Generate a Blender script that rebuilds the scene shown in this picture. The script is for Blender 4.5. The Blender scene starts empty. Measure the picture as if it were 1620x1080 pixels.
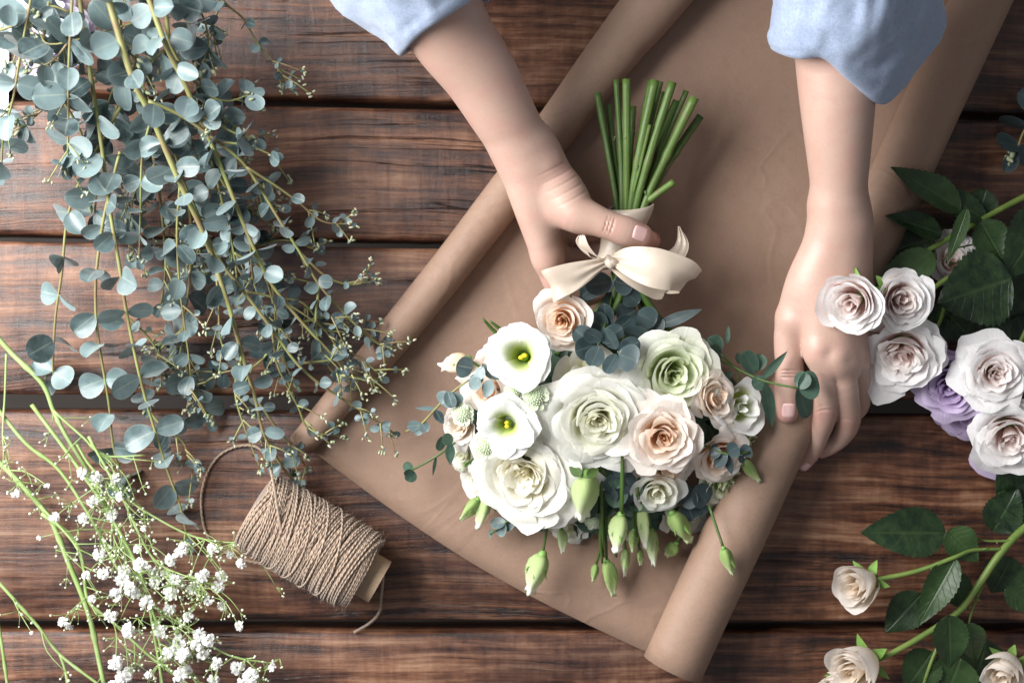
import bpy, math, random
import numpy as np
from mathutils import Vector, Matrix, noise
random.seed(7)
S = bpy.context.scene
COL = S.collection
PI = math.pi
H = 1.20          # camera height above the tabletop (m)
PX = 0.0005       # size of one photo pixel at the tabletop (m)
def P(px, py, z=0.0):
    k = PX * (H - z) / H
    return Vector(((px - 810) * k, (540 - py) * k, z))
def PXS(n, z=0.05): return n * PX * (H - z) / H
def rnd(a=0.0, b=1.0): return random.uniform(a, b)
def V(*a): return Vector(a)

# ------------------------------------------------------------------ scene objects
def tag(o, label=None, cat=None, group=None, kind=None):
    if label: o['label'] = label
    if cat: o['category'] = cat
    if group: o['group'] = group
    if kind: o['kind'] = kind
    return o
def empty(name, loc, label, cat, group=None):
    o = bpy.data.objects.new(name, None); COL.objects.link(o); o.location = loc
    o.empty_display_size = 0.02
    return tag(o, label, cat, group)
def put(o, parent):
    """parent while keeping world placement (parents are unrotated empties / meshes)"""
    if parent is not None:
        o.parent = parent
        w = V(0, 0, 0); p = parent
        while p: w += p.location; p = p.parent
        o.location = o.location - w
    return o

class MB:
    def __init__(s): s.v = []; s.f = []; s.c = []; s.m = []
    def vert(s, p, c=(0, 0, 0, 0)):
        s.v.append((p[0], p[1], p[2])); s.c.append(c); return len(s.v) - 1
    def grid(s, pts, cols, nu, nv, closeu=False, mi=0):
        b = len(s.v)
        s.v.extend([(p[0], p[1], p[2]) for p in pts]); s.c.extend(cols)
        for i in range(nu if closeu else nu - 1):
            for j in range(nv - 1):
                i2 = (i + 1) % nu
                s.f.append((b + i * nv + j, b + i2 * nv + j, b + i2 * nv + j + 1, b + i * nv + j + 1)); s.m.append(mi)
        return b
    def tube(s, pts, radii, n=8, rndv=0.0, cap=True, smooth=0, mi=0, tint=None):
        if smooth: pts, radii = crom(pts, radii, smooth)
        pts = [Vector(p) for p in pts]
        m = len(pts)
        t = (pts[1] - pts[0]).normalized()
        nrm = t.orthogonal().normalized()
        b = len(s.v); L = 0
        for i in range(m):
            if i < m - 1 and i > 0: t2 = (pts[i + 1] - pts[i - 1])
            elif i == 0: t2 = pts[1] - pts[0]
            else: t2 = pts[-1] - pts[-2]
            if t2.length > 1e-9: t = t2.normalized()
            nrm = (nrm - t * nrm.dot(t)).normalized()
            bi = t.cross(nrm)
            if i: L += (pts[i] - pts[i - 1]).length
            for k in range(n):
                a = 2 * PI * k / n
                p = pts[i] + (nrm * math.cos(a) + bi * math.sin(a)) * radii[i]
                s.v.append(tuple(p)); s.c.append((i / (m - 1) if tint is None else tint, rndv, L, k / n))
        for i in range(m - 1):
            for k in range(n):
                k2 = (k + 1) % n
                s.f.append((b + i * n + k, b + i * n + k2, b + (i + 1) * n + k2, b + (i + 1) * n + k)); s.m.append(mi)
        if cap:
            s.f.append(tuple(b + k for k in range(n))[::-1]); s.m.append(mi)
            s.f.append(tuple(b + (m - 1) * n + k for k in range(n))); s.m.append(mi)
    def ball(s, c, r, n=6, col=(0, 0, 0, 0), ax=None, mi=0):
        """small uv ball; r may be a tuple"""
        rr = r if isinstance(r, tuple) else (r, r, r)
        c = Vector(c); b = len(s.v); m = max(3, n // 2 + 1)
        M = ax if ax is not None else Matrix.Identity(3)
        for j in range(m + 1):
            th = PI * j / m
            for k in range(n):
                a = 2 * PI * k / n
                p = c + M @ V(rr[0] * math.sin(th) * math.cos(a), rr[1] * math.sin(th) * math.sin(a), rr[2] * math.cos(th))
                s.v.append(tuple(p)); s.c.append(col)
        for j in range(m):
            for k in range(n):
                k2 = (k + 1) % n
                s.f.append((b + j * n + k, b + (j + 1) * n + k, b + (j + 1) * n + k2, b + j * n + k2)); s.m.append(mi)
    def build(s, name, mats, parent=None, smooth=True, origin=None):
        if not isinstance(mats, (list, tuple)): mats = [mats]
        n = len(s.v); arr = np.array(s.v, dtype=np.float64)
        if origin is None: origin = Vector(arr.mean(0))
        arr = arr - np.array(tuple(origin))
        me = bpy.data.meshes.new(name)
        me.from_pydata([tuple(x) for x in arr], [], s.f)
        a = me.attributes.new('dat', 'FLOAT_COLOR', 'POINT')
        a.data.foreach_set('color', np.array(s.c, dtype=np.float32).ravel())
        for m in mats: me.materials.append(m)
        me.polygons.foreach_set('material_index', s.m)
        me.polygons.foreach_set('use_smooth', [smooth] * len(s.f))
        me.update()
        o = bpy.data.objects.new(name, me); COL.objects.link(o); o.location = origin
        return put(o, parent)

def crom(pts, radii, sub):
    pts = [Vector(p) for p in pts]
    q = [pts[0] * 2 - pts[1]] + pts + [pts[-1] * 2 - pts[-2]]
    r = [radii[0]] + list(radii) + [radii[-1]]
    op, orr = [], []
    for i in range(len(pts) - 1):
        for k in range(sub):
            t = k / sub
            a, b, c, d = q[i:i + 4]
            op.append(0.5 * ((2 * b) + (c - a) * t + (2 * a - 5 * b + 4 * c - d) * t * t + (3 * b - a - 3 * c + d) * t ** 3))
            orr.append(r[i + 1] * (1 - t) + r[i + 2] * t)
    op.append(pts[-1]); orr.append(radii[-1])
    return op, orr

def frame(axis, roll=0.0):
    """3x3 with z column = axis"""
    z = Vector(axis).normalized()
    x = V(1, 0, 0) - z * z.x
    if x.length < 1e-3: x = V(0, 1, 0) - z * z.y
    x.normalize(); y = z.cross(x)
    M = Matrix((x, y, z)).transposed()
    return M @ Matrix.Rotation(roll, 3, 'Z')

# ------------------------------------------------------------------ materials
def mat(name):
    m = bpy.data.materials.new(name); m.use_nodes = True
    nt = m.node_tree; nt.nodes.clear()
    out = nt.nodes.new('ShaderNodeOutputMaterial')
    b = nt.nodes.new('ShaderNodeBsdfPrincipled')
    nt.links.new(b.outputs[0], out.inputs[0])
    return m, nt, b, out
def N(nt, t, **kw):
    n = nt.nodes.new(t)
    for k, v in kw.items():
        if k in n.inputs.keys() if isinstance(k, str) else False: n.inputs[k].default_value = v
        else: setattr(n, k, v)
    return n
def ramp(nt, src, stops, interp='LINEAR'):
    r = nt.nodes.new('ShaderNodeValToRGB'); r.color_ramp.interpolation = interp
    els = r.color_ramp.elements
    while len(els) < len(stops): els.new(0.5)
    for e, (p, c) in zip(els, stops):
        e.position = p; e.color = (c, c, c, 1) if isinstance(c, (int, float)) else (*c, 1)
    nt.links.new(src, r.inputs[0]); return r.outputs[0]
def noise_tex(nt, vec, scale, detail=4, rough=0.55, dist=0.0):
    n = nt.nodes.new('ShaderNodeTexNoise')
    n.inputs['Scale'].default_value = scale; n.inputs['Detail'].default_value = detail
    n.inputs['Roughness'].default_value = rough; n.inputs['Distortion'].default_value = dist
    if vec is not None: nt.links.new(vec, n.inputs['Vector'])
    return n.outputs['Fac']
def mapping(nt, vec, scale, loc=(0, 0, 0)):
    n = nt.nodes.new('ShaderNodeMapping'); n.inputs['Scale'].default_value = scale; n.inputs['Location'].default_value = loc
    nt.links.new(vec, n.inputs['Vector']); return n.outputs[0]
def mix(nt, fac, a, b, mode='MIX'):
    n = nt.nodes.new('ShaderNodeMix'); n.data_type = 'RGBA'; n.blend_type = mode
    for sock, v in ((n.inputs[0], fac), (n.inputs[6], a), (n.inputs[7], b)):
        if isinstance(v, (int, float)): sock.default_value = v if sock == n.inputs[0] else (v, v, v, 1)
        elif isinstance(v, tuple): sock.default_value = (*v, 1)
        else: nt.links.new(v, sock)
    return n.outputs[2]
def dim(nt, col, f):
    return mix(nt, 1.0, col, (f, f, f) if isinstance(f, (int, float)) else f, 'MULTIPLY')
def math_(nt, op, a, b=None, c=None):
    n = nt.nodes.new('ShaderNodeMath'); n.operation = op
    for i, v in enumerate((a, b, c)):
        if v is None: continue
        if isinstance(v, (int, float)): n.inputs[i].default_value = v
        else: nt.links.new(v, n.inputs[i])
    return n.outputs[0]
def bump(nt, b, h, strength, dist):
    n = nt.nodes.new('ShaderNodeBump'); n.inputs['Strength'].default_value = strength; n.inputs['Distance'].default_value = dist
    nt.links.new(h, n.inputs['Height']); nt.links.new(n.outputs[0], b.inputs['Normal'])
def dat(nt):
    a = nt.nodes.new('ShaderNodeAttribute'); a.attribute_name = 'dat'
    s = nt.nodes.new('ShaderNodeSeparateColor'); nt.links.new(a.outputs['Color'], s.inputs[0])
    return s.outputs[0], s.outputs[1], s.outputs[2], a.outputs['Alpha']
def objco(nt):
    return nt.nodes.new('ShaderNodeTexCoord').outputs['Object']
def translucent(nt, b, out, colsrc, amount):
    t = nt.nodes.new('ShaderNodeBsdfTranslucent')
    if isinstance(colsrc, tuple): t.inputs[0].default_value = (*colsrc, 1)
    else: nt.links.new(colsrc, t.inputs[0])
    mx = nt.nodes.new('ShaderNodeMixShader'); mx.inputs[0].default_value = amount
    nt.links.new(b.outputs[0], mx.inputs[1]); nt.links.new(t.outputs[0], mx.inputs[2]); nt.links.new(mx.outputs[0], out.inputs[0])

def m_wood():
    m, nt, b, out = mat('stained_wood')
    pid, rv, _, _ = dat(nt)
    oc = objco(nt)
    off = nt.nodes.new('ShaderNodeCombineXYZ')
    nt.links.new(math_(nt, 'MULTIPLY', pid, 7.3), off.inputs[0]); nt.links.new(math_(nt, 'MULTIPLY', pid, 3.1), off.inputs[1]); nt.links.new(math_(nt, 'MULTIPLY', pid, 11.0), off.inputs[2])
    va = nt.nodes.new('ShaderNodeVectorMath'); nt.links.new(oc, va.inputs[0]); nt.links.new(off.outputs[0], va.inputs[1]); vec = va.outputs[0]
    # slow wander of the grain so that it is not ruler straight
    wn = noise_tex(nt, mapping(nt, vec, (2.2, 5, 5)), 1.0, 3, 0.5)
    sep = nt.nodes.new('ShaderNodeSeparateXYZ'); nt.links.new(vec, sep.inputs[0])
    cmb = nt.nodes.new('ShaderNodeCombineXYZ'); nt.links.new(sep.outputs[0], cmb.inputs[0]); nt.links.new(sep.outputs[2], cmb.inputs[2])
    nt.links.new(math_(nt, 'ADD', sep.outputs[1], math_(nt, 'MULTIPLY', wn, 0.05)), cmb.inputs[1])
    g = cmb.outputs[0]
    g1 = noise_tex(nt, mapping(nt, g, (3.6, 75, 75)), 1.0, 7, 0.62)
    g2 = noise_tex(nt, mapping(nt, g, (16, 420, 420)), 1.0, 5, 0.7)
    blot = noise_tex(nt, mapping(nt, vec, (9, 20, 20)), 1.0, 7, 0.68, 0.3)
    saw = noise_tex(nt, mapping(nt, vec, (110, 16, 16)), 1.0, 5, 0.65, 0.2)
    w = nt.nodes.new('ShaderNodeTexWave'); w.wave_type = 'BANDS'; w.bands_direction = 'Y'
    w.inputs['Scale'].default_value = 34; w.inputs['Distortion'].default_value = 3.0; w.inputs['Detail'].default_value = 5
    w.inputs['Detail Scale'].default_value = 1.0; w.inputs['Detail Roughness'].default_value = 0.65
    nt.links.new(mapping(nt, g, (0.06, 1.0, 1.0)), w.inputs['Vector'])
    gg = math_(nt, 'ADD', math_(nt, 'MULTIPLY', g1, 0.60), math_(nt, 'MULTIPLY', g2, 0.46))
    gg = math_(nt, 'ADD', gg, math_(nt, 'MULTIPLY', w.outputs['Fac'], math_(nt, 'MULTIPLY', rv, 0.07)))
    gg = math_(nt, 'ADD', gg, math_(nt, 'MULTIPLY', math_(nt, 'SUBTRACT', saw, 0.5), 0.20))
    gg = math_(nt, 'ADD', gg, math_(nt, 'MULTIPLY', math_(nt, 'SUBTRACT', blot, 0.5), 0.80))
    col = ramp(nt, gg, [(0.34, (.006, .0035, .003)), (0.43, (.032, .012, .008)), (0.52, (.100, .036, .018)), (0.61, (.205, .082, .040)), (0.76, (.42, .23, .135))])
    blot2 = noise_tex(nt, mapping(nt, vec, (4.0, 9, 9), (5, 5, 1)), 1.0, 4, 0.6, 0.8)
    dk = ramp(nt, blot2, [(0.47, 0.0), (0.66, 1.0)])
    col = mix(nt, math_(nt, 'MULTIPLY', dk, 0.55), col, (.020, .010, .012))
    # fine dark cracks along the grain
    cr = noise_tex(nt, mapping(nt, g, (2.2, 70, 70), (3, 1, 2)), 1.0, 6, 0.55)
    crack = ramp(nt, math_(nt, 'ABSOLUTE', math_(nt, 'SUBTRACT', cr, 0.5)), [(0.0, 1.0), (0.014, 0.0)])
    gate = ramp(nt, noise_tex(nt, mapping(nt, vec, (5, 20, 5), (9, 9, 9)), 1.0, 3), [(0.52, 0.0), (0.62, 1.0)])
    crack = math_(nt, 'MULTIPLY', crack, gate)
    col = mix(nt, math_(nt, 'MULTIPLY', crack, 0.85), col, (.008, .005, .004))
    col = dim(nt, col, (.76, .78, .80))
    nt.links.new(col, b.inputs['Base Color'])
    nt.links.new(ramp(nt, gg, [(0.4, 0.34), (0.7, 0.50)]), b.inputs['Roughness'])
    b.inputs['Specular IOR Level'].default_value = 0.5
    hh = math_(nt, 'SUBTRACT', math_(nt, 'ADD', g1, math_(nt, 'MULTIPLY', g2, 0.6)), math_(nt, 'MULTIPLY', crack, 1.2))
    hh = math_(nt, 'ADD', hh, math_(nt, 'MULTIPLY', saw, 0.5))
    bump(nt, b, hh, 0.55, 0.0016)
    return m

def m_kraft():
    m, nt, b, out = mat('kraft_paper')
    oc = objco(nt)
    n1 = noise_tex(nt, oc, 6, 4); n2 = noise_tex(nt, mapping(nt, oc, (500, 900, 700)), 1.0, 3)
    n3 = noise_tex(nt, oc, 140, 4)
    col = mix(nt, ramp(nt, n1, [(0.3, 0.0), (0.7, 1.0)]), (.315, .212, .156), (.375, .260, .192))
    col = mix(nt, math_(nt, 'MULTIPLY', n2, 0.45), col, (.19, .12, .08))
    col = mix(nt, math_(nt, 'MULTIPLY', ramp(nt, n3, [(0.35, 1.0), (0.5, 0.0)]), 0.12), col, (.18, .115, .075))
    col = dim(nt, col, (.90, .865, .86))
    nt.links.new(col, b.inputs['Base Color']); b.inputs['Roughness'].default_value = 0.62
    b.inputs['Specular IOR Level'].default_value = 0.35
    cre = noise_tex(nt, oc, 14, 3, 0.5, 0.6)
    fold = math_(nt, 'ABSOLUTE', math_(nt, 'SUBTRACT', noise_tex(nt, oc, 5.5, 3, .5, 1.2), 0.5))
    fold = ramp(nt, fold, [(0.0, 1.0), (0.025, 0.0)])
    bump(nt, b, math_(nt, 'ADD', math_(nt, 'MULTIPLY', math_(nt, 'ADD', n3, n2), 0.07), math_(nt, 'ADD', cre, math_(nt, 'MULTIPLY', fold, .12))), 0.45, 0.004)
    return m

def m_leaf(name, c1, c2, vein, rough=0.5, trans=0.15, veins=False, spec=0.4, back=None, sheen=0.0):
    m, nt, b, out = mat(name)
    t, r, u, v = dat(nt)
    oc = objco(nt)
    n = noise_tex(nt, oc, 120, 4)
    col = mix(nt, r, c1, c2)
    col = mix(nt, math_(nt, 'MULTIPLY', ramp(nt, n, [(0.4, 0.0), (0.65, 1.0)]), 0.35), col, tuple(min(1, x * 1.25 + .012) for x in c2))
    av = math_(nt, 'ABSOLUTE', v)
    mid = ramp(nt, av, [(0.0, 1.0), (0.05, 0.5), (0.11, 0.0)])
    if not veins:
        rr_ = math_(nt, 'POWER', r, 1.5)
        nb2 = noise_tex(nt, oc, 35, 3)
        col = mix(nt, math_(nt, 'MULTIPLY', ramp(nt, nb2, [(0.45, 0.0), (0.7, 1.0)]), 0.3), col, tuple(x * .7 for x in c1))
    if veins:
        ph = math_(nt, 'FRACT', math_(nt, 'SUBTRACT', math_(nt, 'MULTIPLY', u, 8.0), math_(nt, 'MULTIPLY', av, 1.6)))
        side = ramp(nt, ph, [(0.0, 0.7), (0.07, 0.0), (0.93, 0.0), (1.0, 0.7)])
        mid = math_(nt, 'MAXIMUM', mid, math_(nt, 'MULTIPLY', side, 0.5))
    col = mix(nt, math_(nt, 'MULTIPLY', mid, 0.55), col, vein)
    edge = ramp(nt, av, [(0.86, 0.0), (1.0, 1.0)])
    if not veins: col = mix(nt, math_(nt, 'MULTIPLY', edge, 0.4), col, vein)
    if back:
        geo = nt.nodes.new('ShaderNodeNewGeometry')
        col = mix(nt, geo.outputs['Backfacing'], col, back)
    col = dim(nt, col, .86)
    nt.links.new(col, b.inputs['Base Color'])
    b.inputs['Roughness'].default_value = rough; b.inputs['Specular IOR Level'].default_value = spec
    if sheen:
        b.inputs['Sheen Weight'].default_value = sheen; b.inputs['Sheen Roughness'].default_value = 0.5
    if veins: bump(nt, b, math_(nt, 'SUBTRACT', math_(nt, 'MULTIPLY', n, 0.25), mid), 0.5, 0.0009)
    else: bump(nt, b, n, 0.12, 0.001)
    translucent(nt, b, out, mix(nt, 0.5, col, tuple(min(1, x * 1.6) for x in c2)), trans)
    return m

def m_petal(name, inner, mid, outer, trans=0.3, rough=0.55, base=None):
    """dat.r: 0 heart of the flower .. 1 outermost petal, dat.b: height on the petal (0 base, 1 rim)"""
    m, nt, b, out = mat(name)
    t, r, u, v = dat(nt)
    col = ramp(nt, math_(nt, 'ADD', t, math_(nt, 'MULTIPLY', math_(nt, 'SUBTRACT', r, 0.5), 0.14)), [(0.0, inner), (0.38, mid), (0.75, outer)])
    if base: col = mix(nt, ramp(nt, u, [(0.30, 1.0), (0.80, 0.0)]), col, base)
    oc = objco(nt)
    # petal veins run from base to rim
    cmb = nt.nodes.new('ShaderNodeCombineXYZ'); nt.links.new(math_(nt, 'MULTIPLY', v, 9.0), cmb.inputs[0]); nt.links.new(math_(nt, 'MULTIPLY', u, 1.0), cmb.inputs[1]); nt.links.new(math_(nt, 'MULTIPLY', r, 31), cmb.inputs[2])
    vn = noise_tex(nt, cmb.outputs[0], 2.2, 4, 0.6)
    col = mix(nt, math_(nt, 'MULTIPLY', ramp(nt, vn, [(0.35, 1.0), (0.6, 0.0)]), 0.10), col, tuple(x * 0.72 for x in mid))
    rim = ramp(nt, u, [(0.93, 0.0), (1.0, 1.0)])
    col = mix(nt, math_(nt, 'MULTIPLY', rim, 0.35), col, tuple(min(.9, x * 1.08 + .02) for x in outer))
    br = noise_tex(nt, oc, 160, 4, .65)
    spot = math_(nt, 'MULTIPLY', ramp(nt, br, [(0.66, 0.0), (0.74, 1.0)]), ramp(nt, u, [(0.7, 0.15), (1.0, 1.0)]))
    col = mix(nt, math_(nt, 'MULTIPLY', spot, 0.35), col, (.62, .50, .30))
    nt.links.new(col, b.inputs['Base Color'])
    b.inputs['Roughness'].default_value = rough; b.inputs['Specular IOR Level'].default_value = 0.3
    b.inputs['Sheen Weight'].default_value = 0.15
    bump(nt, b, vn, 0.4, 0.0012)
    translucent(nt, b, out, col, trans)
    return m

def m_simple(name, c, rough=0.5, spec=0.4, c2=None, scale=60, bmp=0.0, trans=0, sss=0, tintc=None):
    m, nt, b, out = mat(name)
    if c2 or bmp:
        n = noise_tex(nt, objco(nt), scale, 4)
    col = c
    if tintc:
        t, r, u, v = dat(nt)
        col = mix(nt, t, c, tintc)
    if c2: col = mix(nt, ramp(nt, n, [(0.35, 0.0), (0.65, 1.0)]), col, c2)
    if isinstance(col, tuple): b.inputs['Base Color'].default_value = (*col, 1)
    else: nt.links.new(col, b.inputs['Base Color'])
    if bmp: bump(nt, b, n, bmp, 0.001)
    b.inputs['Roughness'].default_value = rough; b.inputs['Specular IOR Level'].default_value = spec
    if sss:
        b.inputs['Subsurface Weight'].default_value = sss; b.inputs['Subsurface Radius'].default_value = (.6, .5, .3); b.inputs['Subsurface Scale'].default_value = .004
    if trans: translucent(nt, b, out, col, trans)
    return m

def m_skin():
    m, nt, b, out = mat('skin')
    t, r, u, v = dat(nt)
    oc = objco(nt)
    n = noise_tex(nt, oc, 28, 5); n2 = noise_tex(nt, oc, 420, 3); n3 = noise_tex(nt, oc, 9, 3)
    col = mix(nt, ramp(nt, n3, [(0.35, 0.0), (0.65, 1.0)]), (.55, .365, .285), (.61, .42, .335))
    col = mix(nt, math_(nt, 'MULTIPLY', ramp(nt, n, [(0.42, 0.0), (0.68, 1.0)]), 0.22), col, (.66, .41, .32))
    n5 = noise_tex(nt, oc, 55, 4, .6)
    col = mix(nt, math_(nt, 'MULTIPLY', ramp(nt, n5, [(0.45, 0.0), (0.68, 1.0)]), 0.34), col, (.60, .30, .25))
    col = mix(nt, math_(nt, 'MULTIPLY', ramp(nt, n2, [(0.3, 1.0), (0.5, 0.0)]), 0.12), col, (.42, .25, .19))
    col = mix(nt, t, col, (.66, .28, .24))
    col = dim(nt, col, (.80, .80, .82))
    nt.links.new(col, b.inputs['Base Color'])
    b.inputs['Roughness'].default_value = 0.44; b.inputs['Specular IOR Level'].default_value = 0.42
    b.inputs['Subsurface Weight'].default_value = 0.14
    b.inputs['Subsurface Radius'].default_value = (1.0, .35, .2); b.inputs['Subsurface Scale'].default_value = .005
    vo = nt.nodes.new('ShaderNodeTexVoronoi'); vo.inputs['Scale'].default_value = 700; nt.links.new(oc, vo.inputs['Vector'])
    bump(nt, b, math_(nt, 'ADD', math_(nt, 'MULTIPLY', vo.outputs['Distance'], 0.12), math_(nt, 'MULTIPLY', n2, 0.3)), 0.22, 0.0009)
    return m

def m_fabric():
    m, nt, b, out = mat('chambray_fabric')
    oc = objco(nt)
    n = noise_tex(nt, oc, 18, 4); s1 = noise_tex(nt, mapping(nt, oc, (300, 1800, 900)), 1.0, 3, 0.7); s2 = noise_tex(nt, mapping(nt, oc, (1800, 300, 900)), 1.0, 3, 0.7)
    wv = math_(nt, 'ADD', math_(nt, 'MULTIPLY', s1, 0.5), math_(nt, 'MULTIPLY', s2, 0.5))
    col = mix(nt, ramp(nt, wv, [(0.40, 0.0), (0.60, 1.0)]), (.33, .41, .57), (.56, .64, .78))
    col = mix(nt, math_(nt, 'MULTIPLY', n, 0.25), col, (.46, .54, .69))
    col = dim(nt, col, (.66, .68, .72))
    nt.links.new(col, b.inputs['Base Color']); b.inputs['Roughness'].default_value = 0.9
    b.inputs['Specular IOR Level'].default_value = 0.1; b.inputs['Sheen Weight'].default_value = 0.3
    bump(nt, b, math_(nt, 'ADD', wv, math_(nt, 'MULTIPLY', n, 2.0)), 0.5, 0.0010)
    return m

def m_satin():
    m, nt, b, out = mat('satin_ribbon')
    oc = objco(nt); t, r, u, v = dat(nt)
    cmb = nt.nodes.new('ShaderNodeCombineXYZ'); nt.links.new(math_(nt, 'MULTIPLY', u, 22.0), cmb.inputs[0]); nt.links.new(math_(nt, 'MULTIPLY', v, 2.6), cmb.inputs[1])
    n = noise_tex(nt, cmb.outputs[0], 1.0, 3); n1 = noise_tex(nt, oc, 60, 3)
    col = mix(nt, n1, (.70, .58, .46), (.77, .67, .56))
    col = dim(nt, col, .84)
    nt.links.new(col, b.inputs['Base Color']); b.inputs['Roughness'].default_value = 0.36
    b.inputs['Specular IOR Level'].default_value = 0.7; b.inputs['Anisotropic'].default_value = 0.6
    b.inputs['Sheen Weight'].default_value = 0.25
    bump(nt, b, math_(nt, 'ADD', math_(nt, 'MULTIPLY', n, .35), n1), 0.30, 0.0016)
    translucent(nt, b, out, col, 0.25)
    return m

def m_twine():
    m, nt, b, out = mat('jute_twine')
    t, r, u, v = dat(nt)
    # two plies twisted round each other: stripes run diagonally round the strand
    ph = math_(nt, 'ADD', math_(nt, 'MULTIPLY', u, 2 * PI / 0.0042), math_(nt, 'MULTIPLY', v, 4 * PI))
    st = math_(nt, 'ADD', math_(nt, 'MULTIPLY', math_(nt, 'SINE', ph), 0.5), 0.5)
    oc = objco(nt); n = noise_tex(nt, oc, 300, 5, 0.7); n2 = noise_tex(nt, oc, 900, 3, 0.7)
    n3 = noise_tex(nt, oc, 40, 3)
    col = mix(nt, n, (.40, .27, .19), (.74, .58, .45))
    col = mix(nt, r, col, mix(nt, n3, (.52, .38, .28), (.74, .60, .48)))
    col = mix(nt, math_(nt, 'MULTIPLY', ramp(nt, st, [(0.0, 1.0), (0.35, 0.0)]), 0.5), col, (.17, .105, .07))
    col = dim(nt, col, (.68, .66, .64))
    nt.links.new(col, b.inputs['Base Color']); b.inputs['Roughness'].default_value = 0.85
    b.inputs['Sheen Weight'].default_value = 0.25
    bump(nt, b, math_(nt, 'ADD', st, math_(nt, 'ADD', n, n2)), 0.8, 0.0007)
    return m

MW = m_wood(); MK = m_kraft(); MSK = m_skin(); MF = m_fabric(); MSAT = m_satin(); MT = m_twine()
M_EUC = m_leaf('eucalyptus_leaf', (.018, .046, .052), (.215, .305, .312), (.34, .40, .34), rough=0.42, trans=0.08, spec=0.6, sheen=0.25)
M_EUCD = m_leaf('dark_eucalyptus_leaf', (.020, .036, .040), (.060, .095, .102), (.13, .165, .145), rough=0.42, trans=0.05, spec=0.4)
M_EUCG = m_leaf('green_eucalyptus_leaf', (.030, .070, .050), (.075, .140, .100), (.14, .19, .11), rough=0.5, trans=0.08, spec=0.4)
M_ROSEL = m_leaf('rose_leaf', (.008, .022, .009), (.034, .075, .018), (.05, .09, .03), rough=0.42, trans=0.07, veins=True, spec=0.4, back=(.085, .125, .075))
M_STEMY = m_simple('eucalyptus_stem', (.26, .29, .10), 0.5, c2=(.22, .16, .08), scale=40)
def m_stem():
    m, nt, b, out = mat('green_stem')
    t, r, u, v = dat(nt); oc = objco(nt)
    n = noise_tex(nt, oc, 60, 4); cmb = nt.nodes.new('ShaderNodeCombineXYZ')
    nt.links.new(math_(nt, 'MULTIPLY', u, 25.0), cmb.inputs[0]); nt.links.new(math_(nt, 'MULTIPLY', v, 16.0), cmb.inputs[1]); nt.links.new(math_(nt, 'MULTIPLY', r, 9.0), cmb.inputs[2])
    st = noise_tex(nt, cmb.outputs[0], 1.0, 4)
    col = mix(nt, r, (.040, .095, .016), (.115, .200, .035)); col = mix(nt, ramp(nt, st, [(.4, 0.0), (.65, 1.0)]), col, (.075, .125, .022))
    col = mix(nt, math_(nt, 'MULTIPLY', ramp(nt, n, [(.62, 0.0), (.70, 1.0)]), .6), col, (.16, .12, .06))
    nt.links.new(col, b.inputs['Base Color']); b.inputs['Roughness'].default_value = .45
    bump(nt, b, math_(nt, 'ADD', st, n), .5, .0010)
    return m
M_STEMG = m_stem()
M_STEMR = m_simple('rose_stem', (.10, .175, .035), 0.45, c2=(.16, .21, .05), scale=60, bmp=0.2)
M_STEML = m_simple('gypsophila_stem', (.23, .34, .10), 0.55, c2=(.34, .44, .19), scale=50)
M_CUT = m_simple('cut_stem_end', (.38, .42, .20), 0.7, c2=(.25, .30, .12), scale=500)
M_WHITE = m_petal('white_petal', (.91, .90, .74), (.93, .93, .83), (.93, .93, .88), base=(.90, .89, .64), trans=.42)
M_CREAM = m_petal('cream_petal', (.91, .87, .70), (.93, .91, .80), (.94, .93, .88), base=(.93, .88, .62), trans=.42)
M_GREENW = m_petal('greenish_white_petal', (.74, .80, .50), (.82, .87, .66), (.88, .90, .80), base=(.70, .79, .44), trans=.42)
M_PEACH = m_petal('peach_petal', (.95, .68, .44), (.95, .80, .66), (.95, .88, .82), base=(.95, .72, .50), trans=.42)
M_BLUSH = m_petal('blush_petal', (.94, .82, .79), (.94, .90, .88), (.94, .93, .93), base=(.95, .78, .74), trans=.42)
M_PALE = m_petal('pale_cream_petal', (.88, .76, .60), (.90, .82, .73), (.90, .85, .80), base=(.89, .79, .65), trans=.42)
M_LILAC = m_petal('lilac_petal', (.42, .30, .52), (.52, .40, .62), (.60, .50, .70), base=(.38, .26, .50))
M_LIS = m_petal('lisianthus_petal', (.82, .84, .78), (.86, .87, .84), (.87, .87, .86), base=(.48, .60, .12))
M_BUD = m_petal('bud_petal', (.38, .52, .16), (.64, .74, .40), (.88, .89, .76), trans=0.3)
M_BUDG = m_petal('green_bud_petal', (.24, .38, .09), (.42, .56, .20), (.68, .77, .44), trans=0.25)
M_SEPAL = m_simple('sepal', (.13, .27, .05), 0.5, c2=(.22, .38, .10), scale=90, trans=0.1)
M_YEL = m_simple('stamen', (.85, .62, .03), 0.6)
M_OVARY = m_simple('ovary', (.20, .33, .05), 0.5)
M_GYP = m_simple('gypsophila_petal', (.93, .93, .92), 0.6, trans=0.3)
M_SCAB = m_simple('scabiosa', (.30, .40, .20), 0.6, c2=(.42, .50, .32), scale=500)
M_DOT = m_simple('scabiosa_dot', (.74, .78, .64), 0.5)
M_BRACT = m_petal('bract', (.50, .60, .36), (.66, .73, .55), (.78, .82, .72))
M_NAIL = m_simple('nail', (.80, .52, .50), 0.16, 0.6, sss=0.2)
M_CARD = m_simple('cardboard', (.40, .285, .19), 0.8, c2=(.34, .24, .16), scale=90, bmp=0.2)
M_FLOOR = m_simple('dark_floor', (.03, .022, .018), 0.7, c2=(.04, .03, .025), scale=9)
M_SHEET = m_simple('white_paper', (.85, .86, .88), 0.6, c2=(.82, .83, .85), scale=9)
M_HYD = m_petal('pale_lilac_petal', (.58, .52, .70), (.68, .62, .78), (.76, .72, .84))

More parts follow.
